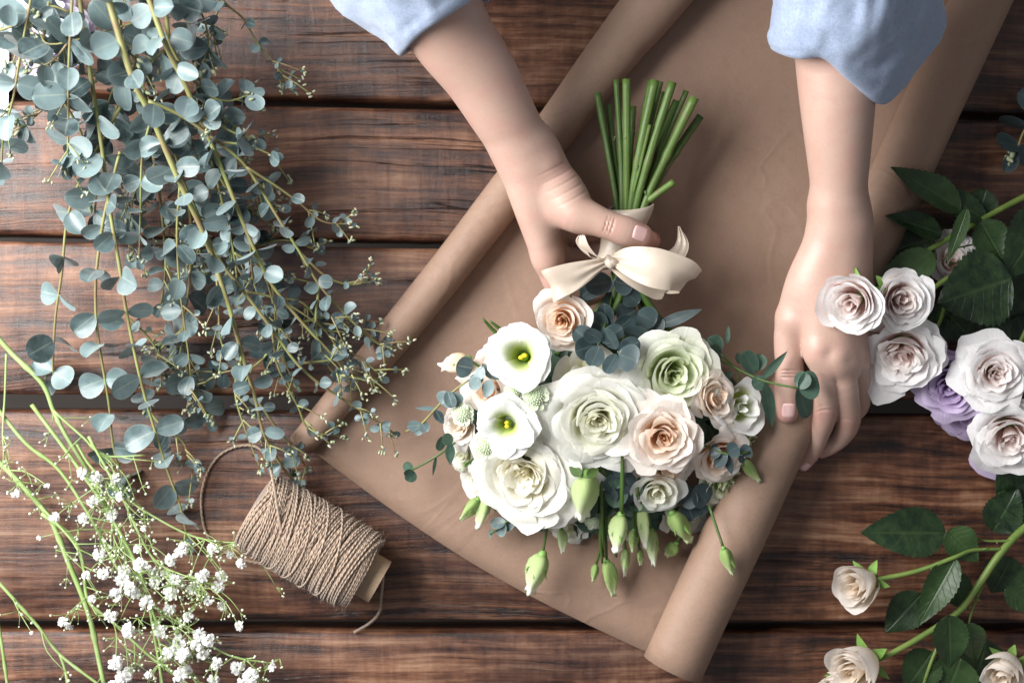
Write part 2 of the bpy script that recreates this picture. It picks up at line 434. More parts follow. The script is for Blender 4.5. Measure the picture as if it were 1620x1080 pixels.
# ------------------------------------------------------------------ builders
def leaf(mb, base, d, nrm, L, W, shape='round', fold=0.15, curl=0.0, r=None, twist=0.0, mi=0, notch=0.0):
    """one leaf blade; d points base -> tip, nrm is the upper side"""
    d = Vector(d).normalized(); nrm = Vector(nrm); nrm = (nrm - d * nrm.dot(d)).normalized()
    s = nrm.cross(d).normalized(); base = Vector(base)
    if r is None: r = rnd()
    nu, nv = (53, 7) if shape == 'serrate' else (11, 5)
    if shape == 'lance': nu = 12
    pts, cols = [], []
    ph = rnd(0, 6)
    for i in range(nu):
        u = i / (nu - 1)
        if shape == 'round': u = (1 - math.cos(PI * u)) / 2
        if shape == 'round': w = math.sqrt(max(0, 1 - (2 * u - 1) ** 2)) * (1 + 0.22 * (u - .5))
        elif shape == 'lance': w = (math.sin(PI * u ** 0.8) ** 0.9)
        else: w = (math.sin(PI * min(1, u) ** 0.72) ** 0.85) * (1 - 0.15 * u)
        if shape == 'serrate': w *= (1 + 0.11 * ((u * 13) % 1.0) - .03) if 0.03 < u < .985 else 1
        uu = u if shape == 'round' else u
        for j in range(nv):
            v = 2 * j / (nv - 1) - 1
            z = fold * abs(v) ** 1.5 * w * W + curl * L * (uu * uu) + 0.03 * W * math.sin(ph + 5 * u + 3 * v)
            a = twist * (u - .3)
            if shape == 'serrate': z += 0.05 * W * math.sin(ph + 9 * u) * abs(v) + 0.02 * W * abs(math.sin(u * 8 * PI - abs(v) * 4))
            q = s * (v * w * W * math.cos(a)) + nrm * (v * w * W * math.sin(a))
            pts.append(base + d * (u * L) + q + nrm * z); cols.append((abs(v), r, u, v))
    mb.grid(pts, cols, nu, nv, mi=mi)

def rose(name, c, R, mt, axis=(0, 0, 1), n=34, openness=1.0, roll=0, parent=None, label=None, squash=1.0, hgt=0.75, sepals=False, ruff=1.0, tight=0.0, origin=None):
    M = frame(axis, roll); c = Vector(c); mb = MB()
    nu, nv = 17, 11
    n = max(8, int(n * 1.05))
    for i in range(n):
        f = i / (n - 1)
        a = i * 2.399963 + rnd(-.38, .38)
        rr = R * (0.045 + 0.83 * f ** (1.0 + tight)) * rnd(.91, 1.10)
        hw = (1.35 - 0.22 * f) * rnd(.72, 1.12)
        hh = R * hgt * (0.95 - 0.30 * f ** 2.2 * openness) * rnd(.90, 1.10)
        if f < .25: hh *= 0.84 + 0.6 * f
        flare = (0.06 + 0.26 * f ** 1.2) * openness * rnd(.7, 1.3)
        curl = (0.22 + 0.60 * f ** 1.3) * openness * rnd(.4, 1.6)
        ph1, ph2, ph3 = rnd(0, 6.28), rnd(0, 6.28), rnd(0, 6.28); rv = rnd()
        notch = rnd(-.3, .3); tiltside = rnd(-.09, .09)
        w_ = .085 * R * math.exp(-((f - .25) / .3) ** 2) + .02 * R; ox, oy = rnd(-1, 1) * w_, rnd(-1, 1) * w_
        fold = rnd(-.5, .5)
        pts, cols = [], []
        for ui in range(nu):
            s = 2 * ui / (nu - 1) - 1
            tm = 1 - (.30 - .16 * f) * abs(s) ** 3.0 - 0.025 * math.exp(-((s - notch) / .13) ** 2) * (.3 + f) + tiltside * s
            tm += 0.020 * ruff * math.sin(4 * s + ph1) * (0.4 + f) + 0.008 * ruff * math.sin(13 * s + ph3)
            for vi in range(nv):
                t = vi / (nv - 1); T = t * tm
                prof = 0.30 + 0.64 * math.sin(min(T, 1) * PI / 2 * 0.92) ** 0.62
                r_ = rr * prof + rr * flare * T ** 4
                k = max(0.0, T - 0.70) / 0.30
                cl = curl * (1 + .6 * math.sin(2.2 * s + ph3))
                r_ += cl * 0.15 * R * k * k
                r_ *= 1 + 0.05 * s
                r_ += 0.022 * R * ruff * (0.35 + f) * k * math.sin(5 * s + ph2) + .03 * R * fold * T * T * s
                zz = hh * (T ** 1.1) - cl * 0.24 * R * k ** 2 - 0.12 * R * f ** 2 * openness * (1 - T) + 0.022 * R * ruff * math.sin(3 * s + ph1) * T
                an = a + s * hw * (1 - 0.12 * T)
                x = r_ * math.cos(an) + ox; y = r_ * math.sin(an) * squash + oy
                nz = noise.noise(V(x, y, i * R * .3) * (3.2 / R)) ; zz += .030 * R * nz * T
                pts.append(c + M @ V(x * (1 + .03 * nz), y * (1 + .03 * nz), zz - R * 0.42)); cols.append((f, rv, t, s))
        mb.grid(pts, cols, nu, nv)
    o = mb.build(name, mt, parent)
    if label: o['label'] = label
    if sepals:
        sb = MB()
        for k in range(5):
            an = k * 2 * PI / 5 + roll
            dd = M @ V(math.cos(an), math.sin(an), 0.25)
            leaf(sb, c - M @ V(0, 0, R * .5), dd, M @ V(0, 0, 1), R * 0.95, R * 0.2, 'lance', 0.3, -0.1)
        sb.ball(c - M @ V(0, 0, R * .58), R * .26, 10)
        put_child(sb, 'calyx', M_SEPAL, o)
    return o
def put_child(mb, name, mt, parent): return mb.build(name, mt, parent)

def lisianthus(c, R, axis, roll, parent, label, squash=1.0):
    M = frame(axis, roll); c = Vector(c); mb = MB(); nu, nv = 15, 11
    k = 0
    for ring, (cnt, sc, h) in enumerate(((3, 0.88, 0.80), (4, 1.02, 0.62))):
        for i in range(cnt):
            a = (i + .5 * ring) * 2 * PI / cnt + rnd(-.15, .15); k += 1
            ph = rnd(0, 6); ph2 = rnd(0, 6); rv = rnd(); pts, cols = [], []; sc = (0.86, 1.0)[ring] * rnd(.88, 1.08); h = (.85, .66)[ring] * rnd(.85, 1.15)
            for ui in range(nu):
                s = 2 * ui / (nu - 1) - 1
                tm = 1 - 0.16 * abs(s) ** 3 + 0.035 * math.sin(5 * s + ph) + .012 * math.sin(17 * s + ph2)
                for vi in range(nv):
                    t = vi / (nv - 1); T = t * tm
                    r_ = R * sc * (0.17 + 0.36 * T ** 0.85 + 0.50 * T ** 3)
                    z = R * h * (1.25 * T ** 0.8 - 0.62 * max(0, T - .55) ** 1.3 * 1.6) + 0.10 * R * math.sin(3.3 * s + ph2) * T ** 2 + .03 * R * math.sin(9 * s + ph) * T ** 3
                    r_ *= 1 + 0.09 * s + 0.06 * math.sin(5 * s + ph2) * T
                    an = a + s * (1.38 - 0.12 * T)
                    pts.append(c + M @ V(r_ * math.cos(an), r_ * math.sin(an) * squash, z - R * .35)); cols.append((0.4 + .3 * ring, rv, t, s))
            mb.grid(pts, cols, nu, nv)
    o = mb.build('lisianthus', M_LIS, parent); o['label'] = label
    ov = MB(); ov.ball(c + M @ V(0, 0, -R * .2), (R * .13, R * .13, R * .26), 12, ax=M)
    # inner green cup
    pts, cols = [], []
    for i in range(20):
        for j in range(5):
            t = j / 4; a = 2 * PI * i / 20; r_ = R * (0.05 + 0.24 * t)
            pts.append(c + M @ V(r_ * math.cos(a), r_ * math.sin(a), -R * .34 + R * .22 * t ** 2)); cols.append((0, 0, 0, 0))
    ov.grid(pts, cols, 20, 5, True)
    ov.build('ovary', M_OVARY, o)
    st = MB()
    for sg in (-1, 1): st.ball(c + M @ V(sg * R * .06, 0, R * .10), (R * .075, R * .065, R * .06), 10)
    st.build('stamens', M_YEL, o)
    return o

def bud(base, tip, W, mt, parent, stem=None, label=None, sep=True, name='bud', stemr=.0011, frill=0.0):
    base = Vector(base); tip = Vector(tip); d = tip - base; L = d.length; M = frame(d); mb = MB(); nu, nv = 20, 16
    pts, cols = [], []; tw = rnd(1.5, 3) * random.choice((-1, 1)); ph = rnd(0, 6)
    for i in range(nu):
        a = 2 * PI * i / nu
        for j in range(nv):
            t = j / (nv - 1)
            r_ = W * (math.sin(PI * min(1, t * .93 + .05) ** 0.72)) ** 0.75
            if t > .72: r_ = max(r_, W * (.30 + frill * (t - .72) * 2.2))
            r_ *= .94 + (0.13 + .20 * t) * (1 - 2 * abs(math.sin(1.5 * a + tw * t + ph)))
            z = L * t * (1 + (0.05 * math.sin(3 * a + ph) if t > .9 else 0))
            pts.append(base + M @ V(r_ * math.cos(a + tw * t * .5), r_ * math.sin(a + tw * t * .5), z)); cols.append((t * t * .9, .5, 0.95, (3 * a / PI) % 2 - 1))
    b0 = mb.grid(pts, cols, nu, nv, True)
    mb.f.append(tuple(b0 + i * nv + nv - 1 for i in range(nu))); mb.m.append(0)
    mb.f.append(tuple(b0 + i * nv for i in range(nu))[::-1]); mb.m.append(0)
    o = mb.build(name, mt, parent)
    if label: o['label'] = label
    sb = MB(); sb.ball(base, (W * .42, W * .42, W * .5), 8, ax=M)
    if sep:
        for k in range(5):
            a = k * 1.2566 + ph; dd = M @ V(math.cos(a) * .42 * W / L * 2, math.sin(a) * .42 * W / L * 2, 1)
            p0 = base + M @ V(math.cos(a) * W * .45, math.sin(a) * W * .45, 0)
            leaf(sb, p0, dd, M @ V(math.cos(a), math.sin(a), 0.1), L * rnd(.45, .75), W * .20, 'lance', -.2, rnd(-.05, .12))
    sb.build('calyx', M_SEPAL, o)
    if stem:
        tb = MB(); pts = [Vector(p) for p in stem] + [base]
        tb.tube(pts, [stemr] * len(pts), 7, smooth=5); tb.build('stem', M_STEMG, o)
    return o

def scab(c, R, axis, parent):
    M = frame(axis); c = Vector(c); br = MB()
    for i in range(16):
        a = i * 2 * PI / 16 + rnd(-.1, .1); d = M @ V(math.cos(a), math.sin(a), rnd(-.1, .35))
        leaf(br, c + d * R * .4 - M @ V(0, 0, R * .1), d, M @ V(0, 0, 1), R * rnd(.6, .8), R * .30, 'round', .2, rnd(-.1, .15))
    o = br.build('scabiosa', M_BRACT, parent); o['label'] = 'green button flower with white dotted dome'
    dm = MB(); dm.ball(c, (R * .72, R * .72, R * .55), 16, ax=M); dm.build('dome', M_SCAB, o)
    dt = MB()
    for i in range(60):
        f = (i + .5) / 60; th = math.acos(1 - f * .95); a = i * 2.39996
        dt.ball(c + M @ V(R * .74 * math.sin(th) * math.cos(a), R * .74 * math.sin(th) * math.sin(a), R * .58 * math.cos(th)), R * .062, 6)
    dt.build('dots', M_DOT, o)
    return o

def tip_buds(mb, p, d, r, n=5):
    for i in range(n):
        q = Vector(p) + Vector((rnd(-1, 1), rnd(-1, 1), rnd(-.5, 1))) * r * 1.8 + Vector(d) * rnd(0, r * 2)
        mb.ball(q, (r * .55, r * .55, r * rnd(.8, 1.3)), 6, col=(0, rnd(), 0, .5), ax=frame(V(rnd(-1, 1), rnd(-1, 1), rnd(0, 1)) + Vector(d)))

def sprig(paths, lm, sm, name=None, loc=None, label=None, cat=None, parent=None, leafr=(.012, .006), step=.022, stemr=(.0022, .0008), aspect=.95, group=None, shape='round', upness=1.0, buds=True, skip=0.0, droop=0.0):
    """paths: list of (points, leaf radius start, leaf radius end, stem radius start, stem radius end[, start fraction])"""
    fol = MB(); st = MB(); bd = MB()
    for pth in paths:
        pts, l0, l1, s0, s1 = pth[:5]; f0 = pth[5] if len(pth) > 5 else 0.0
        sp, sr = crom(pts, [s0 + (s1 - s0) * i / (len(pts) - 1) for i in range(len(pts))], 6)
        st.tube(sp, sr, 7, rndv=rnd())
        # nodes
        L = sum((sp[i + 1] - sp[i]).length for i in range(len(sp) - 1)); acc = 0; nxt = L * f0 + rnd(0, step * .5); k = random.randint(0, 1); base_roll = rnd(0, PI)
        for i in range(len(sp) - 1):
            seg = sp[i + 1] - sp[i]; sl = seg.length
            while nxt <= acc + sl and sl > 0:
                t = (nxt - acc) / sl; p = sp[i].lerp(sp[i + 1], t); d = seg.normalized(); f = nxt / L
                lr = (l0 + (l1 - l0) * f) * rnd(.82, 1.15)
                F = frame(d, base_roll + k * PI / 2 + rnd(-.3, .3)); k += 1
                for sg in (-1, 1):
                    if rnd() < skip: continue
                    out = F @ V(sg, 0, 0)
                    ld = (out * rnd(.8, 1.2) + d * rnd(-.1, .7) + V(0, 0, -droop)).normalized()
                    nn = (V(rnd(-1.2, .8), rnd(-.8, .8), upness) + d * rnd(-.4, .8))
                    if abs(ld.z) > .75: nn = -d + V(0, 0, .3)
                    if abs(nn.normalized().dot(ld)) > .97: nn = nn + V(.5, .2, 0)
                    pr = sr[i]
                    leaf(fol, p + out * pr * .8, ld, nn, lr * 2 * rnd(.88, 1.12), lr * aspect * rnd(.74, 1.06), shape, rnd(0, .55), rnd(-.28, .18), twist=rnd(-.5, .5))
                nxt += step * (1.0 - .45 * f) * rnd(.8, 1.25)
            acc += sl
        if buds: tip_buds(bd, sp[-1], (sp[-1] - sp[-2]).normalized(), max(.0017, l1 * .32), 4)
        leaf(fol, sp[-1], (sp[-1] - sp[-2]) + V(rnd(-.002, .002), 0, 0), V(.1, 0, 1), l1 * 1.5, l1 * .5, shape, .3)
    if parent is None:
        root = empty(name, loc, label, cat, group)
    else: root = parent
    if parent is None:
        fol.build('foliage', lm, root); st.build('stem', sm, root)
        if buds and bd.v: tag(bd.build('flower_buds', M_BUDSML, root), kind='stuff')
        return root
    o = fol.build('eucalyptus_sprig', lm, root)
    st.build('stem', sm, o)
    if buds and bd.v: tag(bd.build('flower_buds', M_BUDSML, o), kind='stuff')
    return o
M_BUDSML = m_simple('tiny_buds', (.22, .30, .14), 0.6, c2=(.48, .44, .34), scale=300)

# ================================================================== TABLE
def table():
    gaps = [(-75, -60, 12), (152, 186, 12), (376, 402, 11), (636, 646, 24), (989, 992, 16), (1290, 1285, 14)]
    edges = [(-330, -330)] ; mb = MB()
    xs0, xs1 = -500, 2120
    bounds = []
    prev = (-420, -420)
    for (a, b, w) in gaps:
        bounds.append((prev, (a - w / 2, b - w / 2))); prev = (a + w / 2, b + w / 2)
    bounds.append((prev, (1600, 1600)))
    for k, ((ta, tb), (ba, bb)) in enumerate(bounds):
        def yl(e0, e1, x): return e0 + (e1 - e0) * x / 1620.0
        nx = 90; prof = [(0, -.045), (0, -.0035), (.0012, -.0010), (.004, 0.0)]
        prof = [(d, z) for d, z in prof] ; inner = [(.25, 0), (.5, 0), (.75, 0)]
        pts, cols = [], []
        for i in range(nx + 1):
            x = xs0 + (xs1 - xs0) * i / nx
            T = P(x, yl(ta, tb, x)); B = P(x, yl(ba, bb, x))
            wob = noise.noise(V(x * .012, k * 9.1, 0)) * .0012; wob2 = noise.noise(V(x * .012, k * 9.1, 7)) * .0012
            T.y -= abs(wob); B.y += abs(wob2)
            row = [V(T.x, T.y - d, z) for d, z in prof] + [V(T.x, T.y + (B.y - T.y) * f, z) for f, z in inner] + [V(B.x, B.y + d, z) for d, z in prof[::-1]]
            pts += row; cols += [(k * .37 + .11, [.1, .35, .2, .25, .75, 1.0, .3][k % 7], 0, 0)] * len(row)
        mb.grid(pts, cols, nx + 1, len(row))
    o = mb.build('wooden_table', MW, None, origin=V(0, 0, 0))
    for p in o.data.polygons: p.use_smooth = True
    tag(o, 'dark brown stained plank tabletop with wide gaps between its boards', 'table')
    fb = MB(); fb.grid([V(-3, -3, -.74), V(-3, 3, -.74), V(3, -3, -.74), V(3, 3, -.74)], [(0, 0, 0, 0)] * 4, 2, 2)
    tag(fb.build('floor', M_FLOOR, None, smooth=False), kind='structure')
table()

def white_sheet():
    mb = MB(); pts = []; n = 12
    for i in range(n):
        for j in range(n):
            x = -330 + (18 + 330) * i / (n - 1) + (-6 * j / n); y = -260 + (195 + 260) * j / (n - 1)
            pts.append(P(x, y, .002 + .003 * math.sin(i * .7 + j * .3) ** 2))
    mb.grid(pts, [(0, 0, 0, 0)] * len(pts), n, n)
    pts2 = [p - V(0, 0, .0004) for p in pts]; mb.grid(pts2, [(0, 0, 0, 0)] * len(pts), n, n)
    tag(mb.build('paper_sheet', M_SHEET), 'plain white paper at the far corner of the table under the eucalyptus', 'paper')
white_sheet()

# ================================================================== KRAFT PAPER
def kraft():
    mb = MB()
    # per station v: left roll (axis px, radius m), right roll
    A0, A1 = (474, 704), (1075, -40)       # left roll centre line, px on the table
    B0, B1 = (1060, 1055), (1585, -80)
    nv = 46; rows = []
    for i in range(nv):
        v = i / (nv - 1) * 1.22
        ra = .0115 + .0135 * min(1, v) + .0015 * math.sin(v * 7)
        rb = .0262 + .0008 * math.sin(v * 5 + 1)
        a = P(A0[0] + (A1[0] - A0[0]) * v, A0[1] + (A1[1] - A0[1]) * v, ra) ; b = P(B0[0] + (B1[0] - B0[0]) * v, B0[1] + (B1[1] - B0[1]) * v, rb)
        a.x += .004 * math.sin(v * 5); a.z = 0; b.z = 0
        ax = (P(*A1) - P(*A0)).normalized(); bx = (P(*B1) - P(*B0)).normalized()
        na = V(ax.y, -ax.x, 0); nb = V(bx.y, -bx.x, 0)   # pointing right
        row = []
        # left spiral: starts inside, ends tangent to the table at the bottom, flowing to the right
        turns = 1.75; ns = 46
        for k in range(ns):
            t = k / (ns - 1)
            ang = -PI / 2 + (1 - t) * turns * 2 * PI      # angle -90deg = bottom
            rr = ra * (0.58 + 0.42 * t) 
            ang2 = ang
            # section plane: horizontal = na, vertical = z ; going counter-clockwise seen along ax so that it meets bottom moving right
            hx = math.cos(ang2) * rr; hz = math.sin(ang2) * rr
            wv = 1 + 0.05 * noise.noise(V(ang * .8, v * 7, 1.7)) - .10 * math.exp(-((v - .86 - .03 * math.sin(ang)) / .018) ** 2) * max(0, math.sin(ang + .6))
            row.append(a + na * (-hx * -1) * wv + V(0, 0, ra + .0016 + hz * wv))
        # flat part
        p0 = row[-1]
        endb_c = b
        nf = 26
        pend = b + V(0, 0, .0018)
        for k in range(1, nf):
            t = k / nf
            q = p0.lerp(pend, t); q.z = .0018 + .0022 * (noise.noise(V(q.x * 9, q.y * 9, 0)) + .5 * noise.noise(V(q.x * 24, q.y * 20, 4))) * min(1, 6 * t, 6 - 6 * t) + .0020
            row.append(q)
        for k in range(ns):
            t = k / (ns - 1)
            ang = -PI / 2 + t * turns * 2 * PI
            rr = rb * (1 - .42 * t)
            wv = 1 + 0.025 * noise.noise(V(ang * .8, v * 6, 5.7))
            row.append(b + nb * (math.cos(ang) * rr * wv) + V(0, 0, rb + .0016 + math.sin(ang) * rr * wv))
        rows.append(row)
    m = len(rows[0]); 
    # bottom edge: slight outward bow of the flat part
    for i in range(nv):
        for k in range(46, m - 46):
            t = (k - 46) / (m - 92)
            rows[i][k].y -= .010 * math.sin(PI * t) * max(0, 1 - i / 8)
            rows[i][k].x -= .006 * math.sin(PI * t) * max(0, 1 - i / 8)
    pts = [p for r in rows for p in r]
    mb.grid(pts, [(0, 0, 0, 0)] * len(pts), nv, m)
    o = mb.build('kraft_paper', MK, None, origin=V(0, 0, 0))
    md = o.modifiers.new('thickness', 'SOLIDIFY'); md.thickness = .0005; md.offset = 0
    tag(o, 'brown kraft wrapping paper with both long edges rolled up, beneath the bouquet', 'wrapping paper')
kraft()

# ================================================================== TWINE SPOOL
def spool():
    A = P(402, 806, .033); B = P(580, 908, .033); d = (B - A).normalized(); L = (B - A).length; R = .0315
    u = d.cross(V(0, 0, 1)).normalized(); w = u.cross(d).normalized(); w = w if w.z > 0 else -w
    root = empty('twine_spool', V(A.x, A.y, 0), 'rolled jute twine on a cardboard core lying beside the paper', 'twine')
    core = MB(); nn = 40; pts = []
    ring = [(.0178, .001), (.0178, L + .012), (.0160, L + .012), (.0160, .001)]
    for i in range(nn):
        a = 2 * PI * i / nn
        for r_, s in ring + ring[:1]: pts.append(A + d * s + (u * math.cos(a) + w * math.sin(a)) * r_)
    core.grid(pts, [(0, 0, 0, 0)] * len(pts), nn, 5, True)
    core.build('cardboard_core', M_CARD, root, smooth=False)
    wn = MB()
    # body under the outer turns
    pts = []; prof = [(.0178, 0.000), (.027, .0), (.0296, .004), (.0302, L * .5), (.0294, L - .005), (.025, L - .001), (.0178, L - .001)]
    for i in range(nn):
        a = 2 * PI * i / nn
        for r_, s in prof: pts.append(A + d * s + (u * math.cos(a) + w * math.sin(a)) * r_)
    wn.grid(pts, [(0.5, 0, (j * .01), 0) for j in range(len(pts))], nn, len(prof), True)
    def turns(n, s0, s1, rad, tr, slope, jit, seed):
        random.seed(seed); seg = 40; pp = []
        for i in range(n * seg + 1):
            a = 2 * PI * i / seg; t = i / (n * seg)
            s = s0 + (s1 - s0) * t + slope * math.sin(a + 0.6) + jit * noise.noise(V(a * .35, seed, 0))
            s = min(max(s, .001), L - .001)
            e = min(s, L - s) / .010; rr = rad - (.0030 * max(0, 1 - e) ** 2) + .0007 * noise.noise(V(a * .6, seed, 3)) + .0008 * math.sin(PI * s / L)
            pp.append(A + d * s + (u * math.cos(a) + w * math.sin(a)) * rr)
        wn.tube(pp, [tr] * len(pp), 6, rndv=seed % 10 / 10, cap=True)
    turns(66, .002, L - .002, .0302, .00090, .004, .003, 11)
    turns(52, .004, L - .003, .0311, .00085, -.006, .005, 12)
    turns(26, .004, L * .5, .0318, .00085, .009, .006, 13)
    turns(22, L * .42, L - .004, .0319, .00085, -.003, .007, 14)
    turns(4, .02, L * .75, .0325, .0008, .014, .01, 15)
    random.seed(21)
    for i in range(1500):   # loose fibres
        a = rnd(0, 2 * PI); s = rnd(0, L); o_ = u * math.cos(a) + w * math.sin(a)
        p0 = A + d * s + o_ * .0318; q = p0 + o_ * rnd(.001, .0035) + u * rnd(-.003, .003) + d * rnd(-.003, .003)
        wn.tube([p0, (p0 + q) / 2 + d * rnd(-.001, .001), q], [.00009, .00007, .00004], 3, rndv=1, cap=False)
    wn.build('twine_winding', MT, root)
    tl = MB()
    pth = [A + d * .03 + w * .032, P(432, 760, .062), P(420, 722, .03), P(404, 706, .008), P(375, 706, .003), P(345, 722, .002), P(325, 755, .002), P(318, 800, .002), P(330, 850, .002), P(370, 880, .003), P(420, 893, .006), P(455, 905, .012)]
    tl.tube(pth, [.0010] * len(pth), 6, smooth=8, rndv=.4)
    e = A + d * (L + .010)
    pth = [e + w * .010, P(606, 905, .03), P(603, 945, .010), P(600, 968, .003), P(585, 985, .002), P(560, 1000, .002)]
    tl.tube(pth, [.0011] * len(pth), 6, smooth=8, rndv=.8)
    tl.build('loose_strand', MT, root)
spool()

# ================================================================== ARMS AND HANDS (one continuous skin surface per arm, one mesh)
def sd_caps(p, a, b, ra, rb):
    """exact round cone"""
    a = np.array(a); b = np.array(b); ba = b - a; L = math.sqrt(ba @ ba); u = ba / L; w = p - a; y = w @ u
    x = np.sqrt(np.maximum((w * w).sum(1) - y * y, 0)); k = max(-.9, min(.9, (ra - rb) / L)); h = np.clip(y - x * k / math.sqrt(1 - k * k), 0, L)
    return np.sqrt(x * x + (y - h) ** 2) - (ra + (rb - ra) * h / L)
def smin(a, b, k):
    h = np.clip(0.5 + 0.5 * (b - a) / k, 0, 1); return b * (1 - h) + a * h - k * h * (1 - h)
FINE = {}
def chain_sdf(p, ch, k):
    r = None
    if k > 0 and FINE.get('on'):
        key = id(ch)
        if key not in FINE:
            a, b = crom([c[0] for c in ch], [c[1] for c in ch], 5); b2, _ = crom([V(c[1], 0, 0) for c in ch], [0] * len(ch), 5); FINE[key] = [(tuple(x), y.x) for x, y in zip(a, b2)]
        ch = FINE[key]
    for i in range(len(ch) - 1):
        s = sd_caps(p, ch[i][0], ch[i + 1][0], ch[i][1], ch[i + 1][1])
        r = s if r is None else np.minimum(r, s)
    return r
def arm_sdf(p, palm, fingers, kp=.011, kf=.0055):
    r = None
    for ch in palm:
        s = chain_sdf(p, ch, .006); r = s if r is None else smin(r, s, kp)
    f = None
    for ch in fingers:
        s = chain_sdf(p, ch, .0022); f = s if f is None else np.minimum(f, s)
    return smin(r, f, kf)
def surface_nets(fn, lo, hi, h):
    n = np.ceil((hi - lo) / h).astype(int) + 1
    xs = [lo[i] + h * np.arange(n[i]) for i in range(3)]
    D = np.empty(tuple(n))
    for i in range(n[0]):
        Y, Z = np.meshgrid(xs[1], xs[2], indexing='ij')
        D[i] = fn(np.stack([np.full(Y.size, xs[0][i]), Y.ravel(), Z.ravel()], 1)).reshape(Y.shape)
    sgn = D < 0
    c = np.zeros(tuple(n - 1), int)
    for dx in (0, 1):
        for dy in (0, 1):
            for dz in (0, 1): c += sgn[dx:n[0] - 1 + dx, dy:n[1] - 1 + dy, dz:n[2] - 1 + dz]
    act = (c > 0) & (c < 8)
    idx = -np.ones(tuple(n - 1), int); ids = np.argwhere(act); idx[act] = np.arange(len(ids))
    verts = lo + (ids + .5) * h
    quads = []
    for axis in range(3):
        sl0 = [slice(None)] * 3; sl1 = [slice(None)] * 3; sl0[axis] = slice(0, -1); sl1[axis] = slice(1, None)
        a, b = sgn[tuple(sl0)], sgn[tuple(sl1)]
        e = np.argwhere(a != b); o1, o2 = [x for x in range(3) if x != axis]
        e = e[(e[:, o1] > 0) & (e[:, o2] > 0) & (e[:, o1] < n[o1] - 1) & (e[:, o2] < n[o2] - 1)]
        fl = a[tuple(e.T)]
        def at(d1, d2):
            q = e.copy(); q[:, o1] -= d1; q[:, o2] -= d2; return idx[tuple(q.T)]
        q = np.stack([at(1, 1), at(0, 1), at(0, 0), at(1, 0)], 1)
        if axis == 1: fl = ~fl
        q[~fl] = q[~fl][:, ::-1]; quads.append(q)
    return verts, np.concatenate(quads)
def project(fn, v, it=4):
    e = 4e-4
    for _ in range(it):
        d = fn(v); g = np.stack([fn(v + np.eye(3)[k] * e) - fn(v - np.eye(3)[k] * e) for k in range(3)], 1) / (2 * e)
        gn = (g * g).sum(1); v = v - g * (np.clip(d, -.002, .002) / np.maximum(gn, .25))[:, None]
    return v, g / np.sqrt(np.maximum((g * g).sum(1), 1e-9))[:, None]
def relax(v, q, it=3):
    E = np.concatenate([q[:, [0, 1]], q[:, [1, 2]], q[:, [2, 3]], q[:, [3, 0]]]); E = np.concatenate([E, E[:, ::-1]])
    for _ in range(it):
        s = np.zeros_like(v); cn = np.zeros(len(v)); np.add.at(s, E[:, 0], v[E[:, 1]]); np.add.at(cn, E[:, 0], 1)
        v = v * .4 + .6 * s / np.maximum(cn, 1)[:, None]
    return v
def subdiv(v, q):
    n = len(v); E = np.concatenate([q[:, [0, 1]], q[:, [1, 2]], q[:, [2, 3]], q[:, [3, 0]]]); Es = np.sort(E, 1)
    U, inv = np.unique(Es, axis=0, return_inverse=True); inv = inv.reshape(-1); m = len(q)
    ev = v[U].mean(1); fv = v[q].mean(1)
    e = [n + inv[i * m:(i + 1) * m] for i in range(4)]; f = n + len(U) + np.arange(m)
    Q = np.concatenate([np.stack(x, 1) for x in ((q[:, 0], e[0], f, e[3]), (e[0], q[:, 1], e[1], f), (f, e[1], q[:, 2], e[2]), (e[3], f, e[2], q[:, 3]))])
    return np.concatenate([v, ev, fv]), Q

def PT(px, py, z, r): return (tuple(P(px, py, z)), r)
# --- arm on the photo's right: back of the hand up, fingers over the paper roll
RA_palm = [
    [PT(1336, -330, .20, .041), PT(1328, -120, .160, .036), PT(1323, 60, .122, .0300), PT(1325, 160, .110, .0268), PT(1327, 270, .097, .0215), PT(1327, 350, .088, .0180)],
    [PT(1316, 330, .088, .0165), PT(1314, 385, .085, .0158), PT(1294, 470, .082, .0130), PT(1297, 558, .078, .0118)],
    [PT(1336, 330, .087, .0165), PT(1334, 385, .084, .0158), PT(1322, 480, .083, .0125), PT(1326, 572, .078, .0118)],
    [PT(1338, 350, .083, .0155), PT(1343, 420, .080, .0135), PT(1345, 500, .076, .0120), PT(1350, 570, .068, .0112)],
    [PT(1340, 360, .080, .0150), PT(1352, 430, .068, .0130), PT(1362, 500, .060, .0115), PT(1366, 555, .052, .0100)],
    [PT(1308, 380, .082, .0140), PT(1278, 440, .077, .0150), PT(1258, 500, .068, .0140)],
]
RA_f = [
    [PT(1256, 505, .068, 0.01260), PT(1249, 535, .064, 0.01166), PT(1249, 590, .061, 0.01053), PT(1247, 620, .058, 0.01053), PT(1245, 652, .055, 0.00827)],
    [PT(1296, 548, .078, 0.01109), PT(1307, 600, .070, 0.00959), PT(1306, 650, .054, 0.00921), PT(1296, 685, .036, 0.00808), PT(1284, 712, .022, 0.00771), PT(1271, 732, .014, 0.00639)],
    [PT(1326, 560, .078, 0.01090), PT(1338, 615, .066, 0.00940), PT(1342, 664, .042, 0.00940), PT(1330, 690, .024, 0.00799), PT(1312, 704, .016, 0.00752), PT(1300, 712, .012, 0.00620)],
    [PT(1350, 560, .068, 0.01034), PT(1358, 600, .054, 0.00902), PT(1358, 638, .032, 0.00884), PT(1345, 655, .018, 0.00752), PT(1330, 662, .012, 0.00639)],
    [PT(1366, 548, .052, 0.00921), PT(1368, 585, .038, 0.00771), PT(1364, 612, .022, 0.00733), PT(1352, 626, .012, 0.00602)],
]
